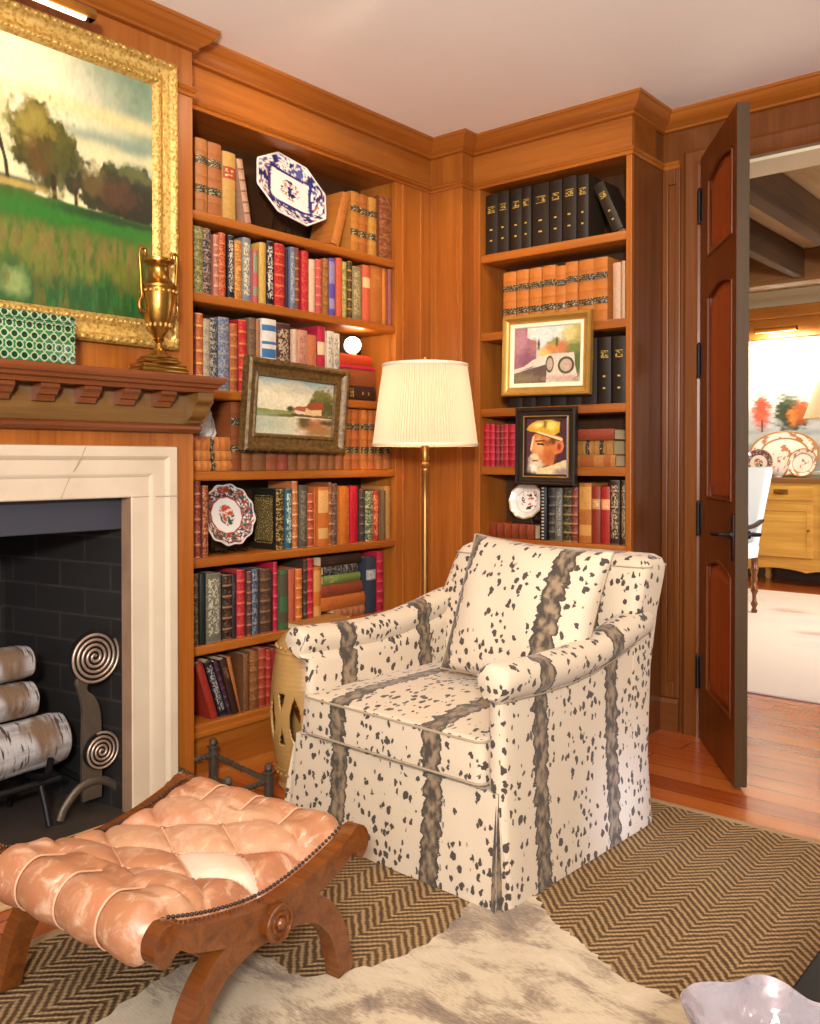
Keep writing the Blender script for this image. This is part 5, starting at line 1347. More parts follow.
# ------------------------------------------------------------------ garden stool
gs = thing('garden_stool', 'barrel-shaped pale stoneware garden stool with pierced openings left of the armchair', 'stool', (-2.135, 2.045, .0005))
NR, NA = 170, 260
pz = [(.105, .0), (.112, .012), (.108, .024), (.112, .040), (.124, .10), (.134, .18), (.138, .25), (.134, .33), (.122, .42), (.114, .452), (.117, .458), (.112, .466), (.102, .482), (.092, .494), (.070, .502), (.0, .505)]
zz = np.linspace(0, 1, NR); seg = np.linspace(0, 1, len(pz)); pr2 = [(float(np.interp(t, seg, [p[0] for p in pz])), float(np.interp(t, seg, [p[1] for p in pz]))) for t in zz]
pr2[-1] = (.001, .505)
bm = bmesh.new(); V, fs = lathe(bm, pr2, NA, caps=False)
kill = []
for f in fs:
    c = f.calc_center_median(); a = math.atan2(c.y, c.x); z = c.z
    for k in range(8):
        d = (a - math.radians(-68 + 45 * k) + PI) % (2 * PI) - PI; x = d * .136
        d2 = (a - math.radians(-90.5 + 45 * k) + PI) % (2 * PI) - PI; x2 = d2 * .136
        if abs(x) < .0205 * max(0, 1 - ((z - .235) / .074) ** 2) or (.262 < z < .315 and abs(x2) < .014 * (z - .258) / .05) or (.155 < z < .208 and abs(x2) < .014 * (.212 - z) / .05):
            kill.append(f); break
bmesh.ops.delete(bm, geom=kill, context='FACES')
o = obj('body', bm, CERAM, gs, 50); md = o.modifiers.new('wall', 'SOLIDIFY'); md.thickness = .008; md.offset = -1
bm = bmesh.new()
for zc, rr in ((.455, .118), (.055, .117)):
    for k in range(28):
        a = 2 * PI * k / 28; bmesh.ops.create_icosphere(bm, subdivisions=1, radius=.0062, matrix=Matrix.Translation((rr * .99 * math.cos(a), rr * .99 * math.sin(a), zc)))
obj('stud_band', bm, CERAM, gs, 60)
for zc, rr in ((.440, .118), (.072, .120)):
    bm = bmesh.new(); tube(bm, [(rr * math.cos(2 * PI * k / 48), rr * math.sin(2 * PI * k / 48), zc) for k in range(49)], .003, 6, cap=False); obj('raised_ring', bm, CERAM, gs, 60)

# ------------------------------------------------------------------ floor lamp in the corner
lx, ly = -2.147, 2.637
fl_ = thing('floor_lamp', 'brass floor lamp with pleated cream shade in the corner behind the armchair', 'floor lamp', (lx, ly, .0005))
bm = bmesh.new(); lathe(bm, [(.125, 0), (.125, .008), (.118, .014), (.090, .020), (.060, .032), (.030, .050), (.018, .075), (.0, .075)], 40, caps=True); obj('base', bm, BRASS_L, fl_, 35)
bm = bmesh.new(); lathe(bm, [(.010, .06), (.010, .90), (.0085, 1.0), (.013, 1.008), (.013, 1.016), (.010, 1.020), (.015, 1.028), (.016, 1.036), (.011, 1.044), (.013, 1.05), (.0125, 1.075), (.017, 1.14), (.017, 1.20), (.013, 1.21), (0, 1.21)], 20); obj('pole', bm, BRASS_L, fl_, 35)
bm = bmesh.new(); npl = 110
rip = lambda a, k: .012 * (1 if round(a * npl * 2 / (2 * PI)) % 2 else -1)
lathe(bm, [(.195, 1.106), (.190, 1.146), (.183, 1.20), (.176, 1.26), (.168, 1.32), (.161, 1.365), (.157, 1.402)], npl * 2, caps=False, ripple=rip); sh = obj('shade', bm, SHADE, fl_, 20)
for z, r in ((1.107, .1965), (1.402, .1585)):
    bm = bmesh.new(); tube(bm, [(r * math.cos(2 * PI * k / 64), r * math.sin(2 * PI * k / 64), z) for k in range(65)], .0042, 6, cap=False, flat=1.6); obj('trim_band', bm, plain('silk_trim_%d' % (z * 100), 'e2d0b4', .8), sh, 60)
for k in range(3):
    bm = bmesh.new(); a = 2 * PI * k / 3 + .4; tube(bm, [(0, 0, 1.375), (.152 * math.cos(a), .152 * math.sin(a), 1.392)], .002, 6); obj('shade_spoke', bm, BRASS_L, sh, 60)
bm = bmesh.new(); lathe(bm, [(.006, 1.20), (.006, 1.40), (.010, 1.405), (.010, 1.425), (.004, 1.435), (0, 1.435)], 12); obj('finial', bm, BRASS_L, fl_, 40)
bm = bmesh.new(); bmesh.ops.create_uvsphere(bm, u_segments=16, v_segments=10, radius=.028, matrix=Matrix.Translation((.035, 0, 1.255))); obj('bulb', bm, BULB, fl_, 80)

# ------------------------------------------------------------------ small iron stand with a twisted rail
st = thing('fireside_stand', 'low dark iron stand with twisted rail and finial posts by the bookcase', 'stand', (-2.20, 1.72, .0005))
posts = [(-.155, .095), (.165, .050), (-.155, -.055), (.165, -.10)]
for x, y in posts:
    bm = bmesh.new(); box(bm, (x - .011, y - .011, 0), (x + .011, y + .011, .126), .002); box(bm, (x - .015, y - .015, .126), (x + .015, y + .015, .134), .003); lathe(bm, [(.008, .134), (.013, .142), (.012, .152), (.005, .158), (0, .159)], 12, (x, y, 0)); obj('post', bm, IRON, st, 35)
def twist(a, b, z):
    bm = bmesh.new(); a, b = np.array((*a, z)), np.array((*b, z)); P = []
    d = b - a; L_ = np.linalg.norm(d); d = d / L_; n = np.array((-d[1], d[0], 0)); up = np.array((0, 0, 1))
    for i in range(61):
        t = i / 60; ph = t * 16 if .1 < t < .62 else (0 if t <= .1 else 16 * .62)
        r = .0095
        P.append([a + d * L_ * t + (n * math.cos(ph + k * PI / 2) + up * math.sin(ph + k * PI / 2)) * r for k in range(4)])
    grid(bm, P, closev=True, cap0=True, cap1=True); return bm
for a, b in ((0, 1), (2, 3), (0, 2), (1, 3)): obj('twisted_rail', twist(posts[a], posts[b], .105), IRON, st, 35)
for a, b in ((0, 1), (2, 3)): obj('low_rail', twist(posts[a], posts[b], .03), IRON, st, 35)

# ------------------------------------------------------------------ things on the shelves
def plate(name, label, cat, R, loc, rot, colf, oval=1.0, wav=0., octo=False):
    """round/oval/octagonal dish facing local +z, painted by colf(r, a, x, y)"""
    t = thing(name, label, cat, loc, 0, rot=rot)
    nr, na = 36, 96; rows, cols = [], []
    for i in range(nr + 1):
        q = i / nr; row = []
        for j in range(na):
            a = 2 * PI * j / na
            rad = 1 + wav * math.cos(12 * a) * q
            if octo:
                x0, y0 = math.cos(a), math.sin(a); k = 1 / max(abs(x0), abs(y0) * oval, (abs(x0) + abs(y0) * oval) / 1.42); rad = k * (.86 if False else 1)
                x, y = R * q * rad * x0, R * q * rad * y0
            else: x, y = R * q * rad * math.cos(a), R * q * rad * math.sin(a) / oval
            z = .0 if q < .62 else .018 * ((q - .62) / .38) ** .8
            row.append((x, y, z)); cols.append(colf(q, a, x / R, y / R))
        rows.append(row)
    rows[0] = [(0.0004 * math.cos(2 * PI * j / na), .0004 * math.sin(2 * PI * j / na), 0) for j in range(na)]
    bm = bmesh.new(); V, f = grid(bm, rows, closev=True, cap0=True)
    o = obj('dish', bm, GLAZED, t, 60); colour_layer(o.data, np.array(cols))
    md = o.modifiers.new('thick', 'SOLIDIFY'); md.thickness = .005; md.offset = 0
    return t
cw, cb, cr, cg, cn = [np.array(lin(h)[:3]) for h in ('e6ddd2', '22265c', 'a8432c', '3c5a44', 'b8864a')]
hsh = lambda x, y, f, s: float(fbm(np.array(x * f + 40.), np.array(y * f + 40.), s, 3))
def imari(q, a, x, y):
    c = cw * .97
    inx, iny = abs(x) < .58, abs(y) < .40
    frame = max(abs(x) / .58, abs(y) / .40)
    if .93 < frame < 1.10: return cb * 1.2
    if frame <= .93:
        d = math.hypot(x * 1.1, y * 1.3)
        if d < .32:
            v = hsh(x, y, 9, 4)
            if v > .60: return cb
            if v < .36: return cn
            if .50 < v < .535: return cr
        return c
    v = hsh(x, y, 8, 7)
    if q > .97: return c
    if abs(abs(a) % (PI / 2) - .72) < .10 and q > .75: return cb
    if v > .60: return cb
    if v < .37: return cb * 1.8 + .05
    if .43 < v < .47: return cr * .8 + cn * .3
    return c
# octagonal platter on its wire stand, long axis dropping to the right
A = math.radians
def facing(left, lean, roll, yaw=0.):
    """rotation turning a dish's +z to the room (left bookcase: +x, right: -y), leaning back, rolled in its plane"""
    base = Matrix.Rotation(A(90), 3, 'Z') if left else Matrix.Identity(3)      # dish stands facing -y, then turned to +x
    up = Matrix.Rotation(A(90 - lean), 3, 'X')
    return (Matrix.Rotation(A(yaw), 3, 'Z') @ base @ up @ Matrix.Rotation(A(roll), 3, 'Z')).to_euler()
p1 = plate('platter', 'octagonal blue and white platter with rust flowers standing on the top shelf', 'platter', .164, (-2.470, 2.252, 2.028), facing(True, 14, -12), imari, 1.32, 0, True)
wire = lambda nm, lab, loc, w, h: None
def easel(label, loc, w, h, left=True, lean=14):
    t = thing('plate_stand', label, 'plate stand', loc, PI / 2 if left else 0)
    for s in (-1, 1):
        bm = bmesh.new(); tube(bm, smoothpath([(s * w, -.050, .022), (s * w, -.043, .008), (s * w, .0, .008), (s * w, .03, .007), (s * w * .4, .045, h)], 5), .0020, 6); obj('wire_arm', bm, IRON_DK, t, 60)
    bm = bmesh.new(); tube(bm, [(-w, .028, .006), (w, .028, .006)], .0020, 6); tube(bm, [(-w * .4, .045, h), (w * .4, .045, h)], .0020, 6); obj('cross_wire', bm, IRON_DK, t, 60)
easel('thin dark wire stand holding the octagonal blue platter on the top shelf', (-2.475, 2.255, SL['L1'] + .0005), .06, .12)
def famille(q, a, x, y):
    c = cw * .78
    if q > .96: return c * .9
    if q > .62:
        v = hsh(x, y, 11, 12); ring = math.sin(a * 8)
        if v > .55: return cr * .6
        if v < .39: return cg * .5
        if .44 < v < .48: return cb * .8
        return c * .92 if ring > -.3 else cr * .4 + c * .3
    if .58 < q: return cr * .7
    d = math.hypot(x * 1.3, y)
    if d < .36:
        v = hsh(x, y, 9, 22)
        if v > .55: return cr
        if v < .38: return cg * .8
        if .47 < v < .51: return cn
    return c
plate('plate', 'white plate with rust red floral border standing on the fifth shelf of the left bookcase', 'plate', .106, (-2.487, 1.975, SL['L5'] + .130), facing(True, 12, 20, -4), famille, 1.0, .03)
easel('small dark stand holding the floral plate on the fifth shelf', (-2.492, 1.985, SL['L5'] + .0005), .045, .09)
def branch(q, a, x, y):
    c = cw
    if .92 < q: return np.array(lin('b8a078')[:3])
    if .60 < q < .64: return np.array(lin('c8b498')[:3])
    if abs(x - .12) < .45 and abs(y - .05) < .5:
        v = hsh(x, y, 6, 31)
        if v > .60: return np.array(lin('3a1c28')[:3])
        if v < .33: return np.array(lin('b8643c')[:3])
    return c
plate('plate', 'small white plate with dark flower spray below the portrait in right bookcase', 'plate', .076, (-2.026, 3.152, .882), facing(False, 14, 0, 6), branch, 1.0, .02)
pb = thing('plate_stand', 'low dark wooden stand under the small white plate in the right bookcase', 'plate stand', (-2.026, 3.15, .7935))
bm = bmesh.new(); box(bm, (-.05, -.035, 0), (.05, .04, .010), .002); box(bm, (-.045, -.034, .010), (.045, -.024, .020), .002); obj('foot', bm, EBONY, pb)
bm = bmesh.new(); box(bm, (-.02, .038, .010), (.02, .046, .10), .002); obj('back_rest', bm, EBONY, pb)

gl = thing('globe_lamp', 'small glowing white globe lamp on the stacked red books, third shelf', 'lamp', (-2.490, 2.604, 1.4605))
bm = bmesh.new(); lathe(bm, [(.022, 0), (.022, .004), (.014, .008), (.012, .014), (0, .014)], 24); obj('base', bm, BRASS_L, gl, 40)
bm = bmesh.new(); bmesh.ops.create_uvsphere(bm, u_segments=28, v_segments=16, radius=.034, matrix=Matrix.Translation((0, 0, .044))); obj('globe', bm, BULB, gl, 80)
cr_ = thing('crystal_figure', 'faceted clear crystal ornament on the orange book stack beside the mantel', 'ornament', (-2.497, 1.893, 1.1280))
bm = bmesh.new(); rs = random.Random(4); rows = []
for z, r in ((0, .030), (.012, .034), (.03, .030), (.055, .026), (.08, .022), (.10, .014), (.115, .004)):
    rows.append([(r * (1 + .18 * ((k + int(z * 100)) % 2)) * math.cos(2 * PI * k / 12), r * (1 + .18 * ((k + int(z * 100)) % 2)) * math.sin(2 * PI * k / 12), z) for k in range(12)])
grid(bm, rows, closev=True, cap0=True, cap1=True); obj('faceted_body', bm, CRYSTAL, cr_)

# ------------------------------------------------------------------ pictures hung on the shelves
def picture(name, label, cat, w, h, prof, mat, loc, left, P, inset, tilt=0., lean=0., yaw=0., liner=None):
    """local x across, z up, faces -y"""
    t = thing(name, label, cat, loc)
    base = Matrix.Rotation(A(90), 3, 'Z') if left else Matrix.Identity(3)
    t.rotation_euler = (Matrix.Rotation(A(yaw), 3, 'Z') @ base @ Matrix.Rotation(A(lean), 3, 'X') @ Matrix.Rotation(A(tilt), 3, 'Y')).to_euler()
    to = lambda x, z, hh: (x, -hh, z)
    bm = bmesh.new(); sweep(bm, [(-w / 2, -h / 2), (w / 2, -h / 2), (w / 2, h / 2), (-w / 2, h / 2)], prof, to, closed=True); f = obj('frame', bm, mat, t, 30)
    iw, ih = w / 2 - inset, h / 2 - inset
    if liner:
        lw, lm = liner; bm = bmesh.new(); sweep(bm, [(-iw, -ih), (iw, -ih), (iw, ih), (-iw, ih)], [(-.004, .004), (-.004, .014), (lw * .7, .012), (lw, .008), (lw, .004)], to, closed=True); obj('liner', bm, lm, t, 30); iw -= lw; ih -= lw
    bm = bmesh.new(); c = canvas_mesh(bm, P, lambda u, v: (u, -.0065, v), -iw - .002, iw + .002, -ih - .002, ih + .002)
    o = obj('canvas', bm, PAINTED, t, recalc=False); colour_layer(o.data, c)
    bm = bmesh.new(); box(bm, (-w / 2 + .006, -.004, -h / 2 + .006), (w / 2 - .006, .001, h / 2 - .006)); obj('backing_board', bm, plain('backing_' + name, '5a4630', .9), t)
    return t
P = Paint(0, 1, 0, 1, 200, 150); P.fm = 2.4
P.lay('c8bc9c'); P.lay('8aa09a', sm(P.y + .35 * (P.n(4, 2) - .5), .80, .98)); P.lay('d8cca8', P.ell(.35, .66, .5, .2, .9, 1.0, 3, 5) * .7); P.lay('a09c88', P.ell(.6, .80, .3, .08, .9, 1.1, 4, 6) * .6)
P.lay('7e8444', P.poly([(-.1, .44), (.3, .44), (.5, .41), (.5, .33), (.2, .33), (-.1, .28)], wob=.05)); P.lay('5c5a2c', P.seg((-.1, .30), (.45, .36), .03))
P.lay('5a5828', P.ell(.80, .60, .10, .2, .25, 1.6, 27, 9)); P.lay('6a6430', P.ell(.85, .62, .14, .26, .4, 1.1, 7, 10)); P.lay('4a4a22', P.ell(.92, .52, .12, .2, .5, 1.2, 8, 11)); P.lay('56501f', P.ell(.72, .58, .05, .12, .5, 1., 9, 12)); P.lay('3c3c1e', P.ell(.44, .47, .045, .05, .5, 1., 10, 14))
P.lay('c8a878', P.poly([(.62, .40), (.62, .52), (.68, .58), (.84, .56), (.84, .40)])); P.lay('8c4024', P.poly([(.66, .60), (.84, .64), (.88, .52), (.70, .48), (.63, .52)], wob=.02)); P.lay('a04c2c', P.poly([(.46, .47), (.52, .53), (.64, .54), (.62, .44)], wob=.02))
P.lay('5a3c20', P.poly([(.45, .40), (1.1, .38), (1.1, .33), (.45, .35)], wob=.03))
P.lay('c2b898', (1 - sm(P.y, .30, .34)) * (1 - sm(P.x, .5, .62))); P.lay('93a28e', P.ell(.05, .2, .3, .14, .9, .9, 11, 5) * .7)
P.lay('a4643a', P.ell(.78, .17, .2, .17, .6, 1., 12, 8)); P.lay('5c4a24', P.ell(.62, .26, .08, .1, .6, 1., 13, 8)); P.lay('8a6a38', P.ell(.9, .1, .2, .12, .8, 1., 14, 9) * .8); P.lay('d8c8a0', P.seg((.5, .345), (1., .34), .012) * .8); P.lay('4a3820', P.ell(.95, .27, .1, .05, .6, 1.1, 15, 9))
P.brush(50, .16, 2)
dp = [(0, 0), (0, .030), (.008, .036), (.016, .034), (.020, .026), (.030, .018), (.044, .016), (.050, .020), (.056, .018), (.060, .008), (.062, 0)]
picture('framed_picture', 'river landscape with red-roofed house in dark bronze frame hung before the left bookcase', 'painting', .506, .312, dp, DKFRAME, (-2.392, 2.203, 1.236), True, P, .056, 1.2, 4., 3.)
P = Paint(0, 1, 0, 1, 180, 150); P.fm = 2.2
P.lay('c9c6b4'); P.lay('d8dcd4', P.ell(.45, .75, .16, .22, .7, .9, 71) * .8); P.lay('bcc4bc', P.ell(.5, .8, .2, .3, .8, .6) * .8)
P.lay('93606a', P.poly([(-.1, .2), (-.1, 1.1), (.2, 1.1), (.2, .82), (.34, .74), (.34, .36), (.28, .28)], wob=.02)); P.lay('b08088', P.ell(.1, .72, .1, .25, .6, .9, 4) * .7); P.lay('77485a', P.ell(.22, .42, .14, .2, .6, .9, 6) * .7)
P.lay('a89a54', P.ell(.92, .75, .18, .3, .4, 1., 8, 9)); P.lay('6c7438', P.ell(.86, .5, .2, .2, .5, 1.1, 9, 10)); P.lay('c8b878', P.ell(.83, .85, .08, .14, .6, 1., 10) * .8); P.lay('4e5c30', P.ell(.95, .28, .1, .25, .5, 1.1, 11, 11))
P.lay('8a8a48', P.ell(.62, .68, .10, .10, .5, 1.5, 72, 9)); P.lay('9a6a60', P.ell(.30, .66, .06, .12, .5, 1.3, 73, 9) * .8); P.lay('c07c3c', P.ell(.56, .58, .13, .08, .5, 1., 12, 10)); P.lay('b46a44', P.ell(.72, .62, .09, .1, .5, 1., 13, 10)); P.lay('d8b060', P.ell(.45, .54, .07, .07, .6, 1.)); P.lay('4a5430', P.ell(.38, .68, .02, .09, .4, .6)); P.lay('5c5430', P.ell(.65, .72, .02, .08, .4, .6))
P.lay('d4c0a8', P.poly([(-.1, .17), (.5, .38), (.5, .47), (.3, .42), (.15, .3), (-.1, .24)], wob=.03)); P.lay('ccb8a4', P.poly([(.5, .50), (.9, .52), (.95, .1), (.5, .0)], wob=.03)); P.lay('5a4a40', P.poly([(-.1, -.1), (-.1, .16), (.5, .33), (.5, -.1)], wob=.02)); P.lay('8a7a58', P.ell(.15, .08, .2, .1, .8, 1.3, 15, 14) * .6)
for cx, cy, rx, ry in ((.79, .30, .12, .15), (.55, .33, .06, .15)):
    d = np.hypot((P.x - cx) / rx, (P.y - cy) / ry); P.lay('4c4a2e', ((d < 1.0) & (d > .72)).astype(float)); P.lay('a89c84', (d <= .72).astype(float)); P.lay('c09488', P.ell(cx + .02, cy, rx * .35, ry * .5, .5, .6))
P.lay('b08c7c', P.ell(.8, .07, .25, .06, .7, 1., 18) * .8)
P.brush(50, .14, 3)
gp = [(0, 0), (0, .020), (.004, .026), (.012, .026), (.018, .018), (.030, .012), (.038, .012), (.042, .006), (.042, 0)]
picture('framed_picture', 'sunny street scene in wide pale gold frame hung before the right bookcase', 'painting', .398, .318, gp, GOLD_PLAIN, (-1.874, 3.056, 1.461), False, P, .038, 1.3, 0, 0, (.012, plain('cream_liner', 'e4d8b8', .6)))
P = Paint(0, 1, 0, 1, 130, 190); P.fm = 1.6
P.lay('45242a'); P.lay('5c3440', P.ell(.1, .5, .2, .5, .8, .8) * .6)
P.lay('c8743c', P.poly([(.20, .72), (.16, .58), (.10, .44), (.13, .40), (.17, .39), (.16, .30), (.24, .22), (.42, .16), (.66, .17), (.70, .36), (.86, .40), (.92, .50), (.86, .66), (.5, .74)], wob=.012))
P.lay('e0a468', P.ell(.30, .50, .12, .14, .7, .8, 3) * .8); P.lay('f0cc98', P.seg((.18, .66), (.13, .45), .03) * .9); P.lay('8e4420', P.ell(.5, .56, .12, .05, .7, 1., 4) * .8); P.lay('a85428', P.ell(.58, .32, .12, .14, .8, .9, 5) * .8); P.lay('3c2018', P.seg((.28, .545), (.42, .535), .022)); P.lay('5a2c18', P.seg((.24, .59), (.44, .60), .018))
P.lay('d06a3c', P.ell(.80, .50, .09, .11, .3, .4)); P.lay('7c3420', P.ell(.80, .49, .045, .06, .5, .5)); P.lay('5c3826', P.ell(.66, .60, .08, .07, .6, 1., 6))
P.lay('d8c090', P.ell(.20, .30, .10, .06, .5, .9, 7)); P.lay('c8b898', P.ell(.24, .17, .16, .12, .5, 1., 8, 10)); P.lay('e8dcc0', P.ell(.2, .12, .09, .07, .6, 1., 9, 12)); P.lay('8c4c2c', P.seg((.17, .245), (.28, .25), .02))
P.lay('d4bc88', P.poly([(.3, .1), (.6, .16), (.95, .26), (1.1, .3), (1.1, -.1), (.2, -.1)], wob=.03)); P.lay('6a4468', P.ell(.9, .05, .2, .08, .6, 1., 11) * .7)
P.lay('c89c30', P.poly([(.0, .80), (.08, .88), (.25, .95), (.55, .97), (.82, .92), (.80, .74), (.66, .68), (.40, .74), (.12, .76)], wob=.015)); P.lay('e8d068', P.ell(.62, .86, .10, .08, .6, .9, 12) * .9); P.lay('f0dc90', P.ell(.3, .88, .12, .04, .7, .9, 13) * .8); P.lay('7a5a20', P.ell(.46, .88, .04, .07, .6, .9, 14) * .9); P.lay('e0c490', P.seg((.28, .745), (.86, .62), .03)); P.lay('5a3c1c', P.seg((.2, .745), (.8, .60), .014))
P.brush(40, .16, 4)
ep = [(0, 0), (0, .022), (.006, .028), (.012, .026), (.016, .016), (.034, .012), (.040, .016), (.044, .008), (.044, 0)]
picture('framed_picture', 'portrait of a white-bearded man in yellow cap, black frame, before the right bookcase', 'painting', .270, .304, ep, EBONY, (-1.876, 3.060, 1.104), False, P, .036, .6, 0, 0, (.007, GOLD_PLAIN))

# ------------------------------------------------------------------ black table corner with a moulded glass bowl, lower right
tb = thing('coffee_table', 'black lacquered low table at the lower right corner, a glass bowl on it', 'table', (.05, .95, .0004))
TH = .33
bm = bmesh.new(); box(bm, (-.446, -.75, TH - .03), (.45, .75, TH), .004); obj('table_top', bm, BLACK, tb)
bm = bmesh.new(); box(bm, (-.40, -.70, TH - .09), (.41, .70, TH - .03), .002); obj('apron', bm, BLACK, tb)
for x in (-.38, .38):
    for y in (-.67, .67):
        z0 = .0116 if x < -.33 else 0
        bm = bmesh.new(); box(bm, (x - .022, y - .022, z0), (x + .022, y + .022, TH - .03), .003); obj('leg', bm, BLACK, tb)
bw = thing('glass_bowl', 'purplish moulded glass bowl with wavy rim on the black table, lower right', 'bowl', (-.315, .985, TH + .0010))
bm = bmesh.new(); rows = []
for r, z, w in ((.040, 0, 0), (.045, .006, 0), (.050, .018, .03), (.068, .040, .06), (.082, .066, .08), (.090, .086, .10), (.094, .096, .12), (.090, .100, .12), (.084, .094, .10), (.074, .070, .07), (.058, .042, .04), (.03, .022, 0), (.002, .018, 0)):
    rows.append([(1.08 * r * (1 + w * math.cos(6 * a + .5)) * math.cos(a), 1.08 * r * (1 + w * math.cos(6 * a + .5)) * math.sin(a), 1.14 * z * (1 + .35 * w * math.sin(3 * a))) for a in [2 * PI * k / 72 for k in range(72)]])
grid(bm, rows, closev=True, cap0=True, cap1=True); obj('body', bm, GLASS, bw, 60)
# ------------------------------------------------------------------ open door leaf, hinged at the casing, swung into the room
dr = bpy.data.objects.new('door_1', None); COL.objects.link(dr); dr['kind'] = 'structure'; dr['label'] = 'dark red-brown panelled wooden door standing open with iron hinges'
dr.location = (-1.325, 3.317, .012); dr.rotation_euler = (0, 0, math.atan2(-.828, .561))
DW, DHH, DT = .526, 2.165, .040
# local x along the leaf, y thickness (-y faces the library corner), z up
bm = bmesh.new()
def frame_panel(bm, x0, x1, z0, z1, arch):
    pass
st_ = .115
rails = [(0, .20), (.70, .90), (1.66, 1.765), (2.08, DHH)]
box(bm, (0, -DT, 0), (st_, 0, DHH), .002); box(bm, (DW - st_ * .45, -DT, 0), (DW, 0, DHH), .002)
for a, b in rails: box(bm, (st_ - .002, -DT + .0005, a), (DW - st_ * .45 + .002, -.0005, b), .001)
obj('door_frame', bm, W_DOOR, dr)
bm = bmesh.new(); box(bm, (DW - .0005, -DT + .0006, .001), (DW + .0015, -.0006, DHH - .001)); obj('closing_edge', bm, W_DEDGE, dr)
xa, xb = st_, DW - st_ * .45
for k, (z0, z1) in enumerate(((.20, .70), (.90, 1.66), (1.765, 2.08))):
    bm = bmesh.new()
    # raised and fielded panel on both faces, arched head
    zt_ = [z1 - .012 + .0 * t for t in range(1)]
    head = [(xa + (xb - xa) * t, z1 - .035 + .030 * math.sin(PI * t)) for t in np.linspace(1, 0, 11)]
    poly = [(xa, z0), (xb, z0)] + head
    extrude(bm, [(xa - .003, z0 - .003), (xb + .003, z0 - .003), (xb + .003, z1 + .003), (xa - .003, z1 + .003)], -DT * .66, -DT * .34, lambda x, z, t: (x, t, z))
    def ins(q):
        return [(xa + q, z0 + q), (xb - q, z0 + q)] + [(min(max(x, xa + q), xb - q), z - q) for x, z in head]
    for sgn, y0, y1 in ((-1, -DT * .66, -DT * .92), (1, -DT * .34, -DT * .08)):
        r = []
        for q, t in ((.012, 0), (.018, 0), (.050, 1), (.060, 1)):
            r.append([(x, y0 + (y1 - y0) * t, z) for x, z in ins(q)])
        grid(bm, r, closev=True, cap1=True)
    pn = obj('raised_panel', bm, W_DPAN, dr, 25)
    for sgn, y0 in ((-1, -DT), (1, 0)):
        bm = bmesh.new(); q = ins(.006); tube(bm, [(x, y0 * .94 + (-.002 if sgn > 0 else 0), z) for x, z in q + q[:1]], .0065, 8, cap=False); obj('panel_moulding', bm, W_DOOR, pn, 40)
    bm = bmesh.new()
    for a in (0,):
        hh = [(x, z) for x, z in head]
        extrude(bm, [(xb, z1 + .001)] + [(xa, z1 + .001)] + [(x, z) for x, z in hh[::-1]], -DT + .0005, -.0005, lambda x, z, t: (x, t, z))
    obj('arched_rail_edge', bm, W_DOOR, dr)
for z in (.245, .82, 1.41, 1.985):
    bm = bmesh.new()
    box(bm, (-.004, -DT - .0012, z - .056), (.026, -DT + .001, z + .056), .0005); box(bm, (-.030, -DT - .003, z - .056), (-.004, -DT + .0002, z + .056), .0005)
    lathe(bm, [(.006, z - .062), (.0072, z - .058), (.0065, z - .05), (.0065, z + .05), (.0072, z + .058), (.003, z + .068), (0, z + .069)], 12, (-.004, -DT - .005, 0)); obj('hinge', bm, IRON_DK, dr, 40)
for s, y in ((-1, -DT), (1, 0)):
    bm = bmesh.new(); box(bm, (DW - .040, y - .004 if s < 0 else y - .0005, .715), (DW - .012, y + .0005 if s < 0 else y + .004, .865), .002)
    tube(bm, smoothpath([(DW - .026, y, .80), (DW - .026, y + s * .035, .80), (DW - .034, y + s * .045, .80), (DW - .075, y + s * .047, .797), (DW - .125, y + s * .045, .795)], 5), .0062, 8)
    bmesh.ops.create_cone(bm, cap_ends=True, segments=16, radius1=.014, radius2=.012, depth=.012, matrix=Matrix.Translation((DW - .026, y + s * .006, .80)) @ Matrix.Rotation(PI / 2, 4, 'X')); obj('lever_handle', bm, IRON_DK, dr, 40)

# ------------------------------------------------------------------ dining room beyond the doorway
tag(slab([(-3.5, 4.115), (1.6, 4.115), (1.6, 7.40), (-3.5, 7.40)], .0008, .010, 'rug', RUGP), 'faded pale rug on the dining room floor beyond the door', 'rug')
sb = thing('sideboard', 'honey pine sideboard with drawer and panelled door in the dining room', 'sideboard', (-1.95, 8.05, .0005))
SW, SD = .86, .22
bm = bmesh.new(); box(bm, (-SW, -SD, .17), (SW, SD, .86), .004); obj('carcass', bm, W_PINE, sb)
bm = bmesh.new(); box(bm, (-SW - .03, -SD - .03, .86), (SW + .03, SD, .90), .006); obj('top', bm, wood('sideboard_top_wood', '6a4424', '8c6030', 'x', .3), sb)
bm = bmesh.new(); n = 49
extrude(bm, [(SW, .20), (-SW, .20)] + [(-SW + 2 * SW * k / n, .115 + .030 * abs(math.sin(PI * 3.5 * k / n)) ** .7) for k in range(n + 1)], -SD - .006, -SD + .015, lambda x, z, t: (x, t, z)); obj('scalloped_apron', bm, W_PINE, sb)
for x in (-SW + .05, SW - .05):
    for y in (-SD + .04, SD - .04):
        bm = bmesh.new(); lathe(bm, [(.022, 0), (.030, .03), (.022, .06), (.036, .11), (.036, .18)], 16, (x, y, 0)); obj('leg', bm, W_PINE, sb, 40)
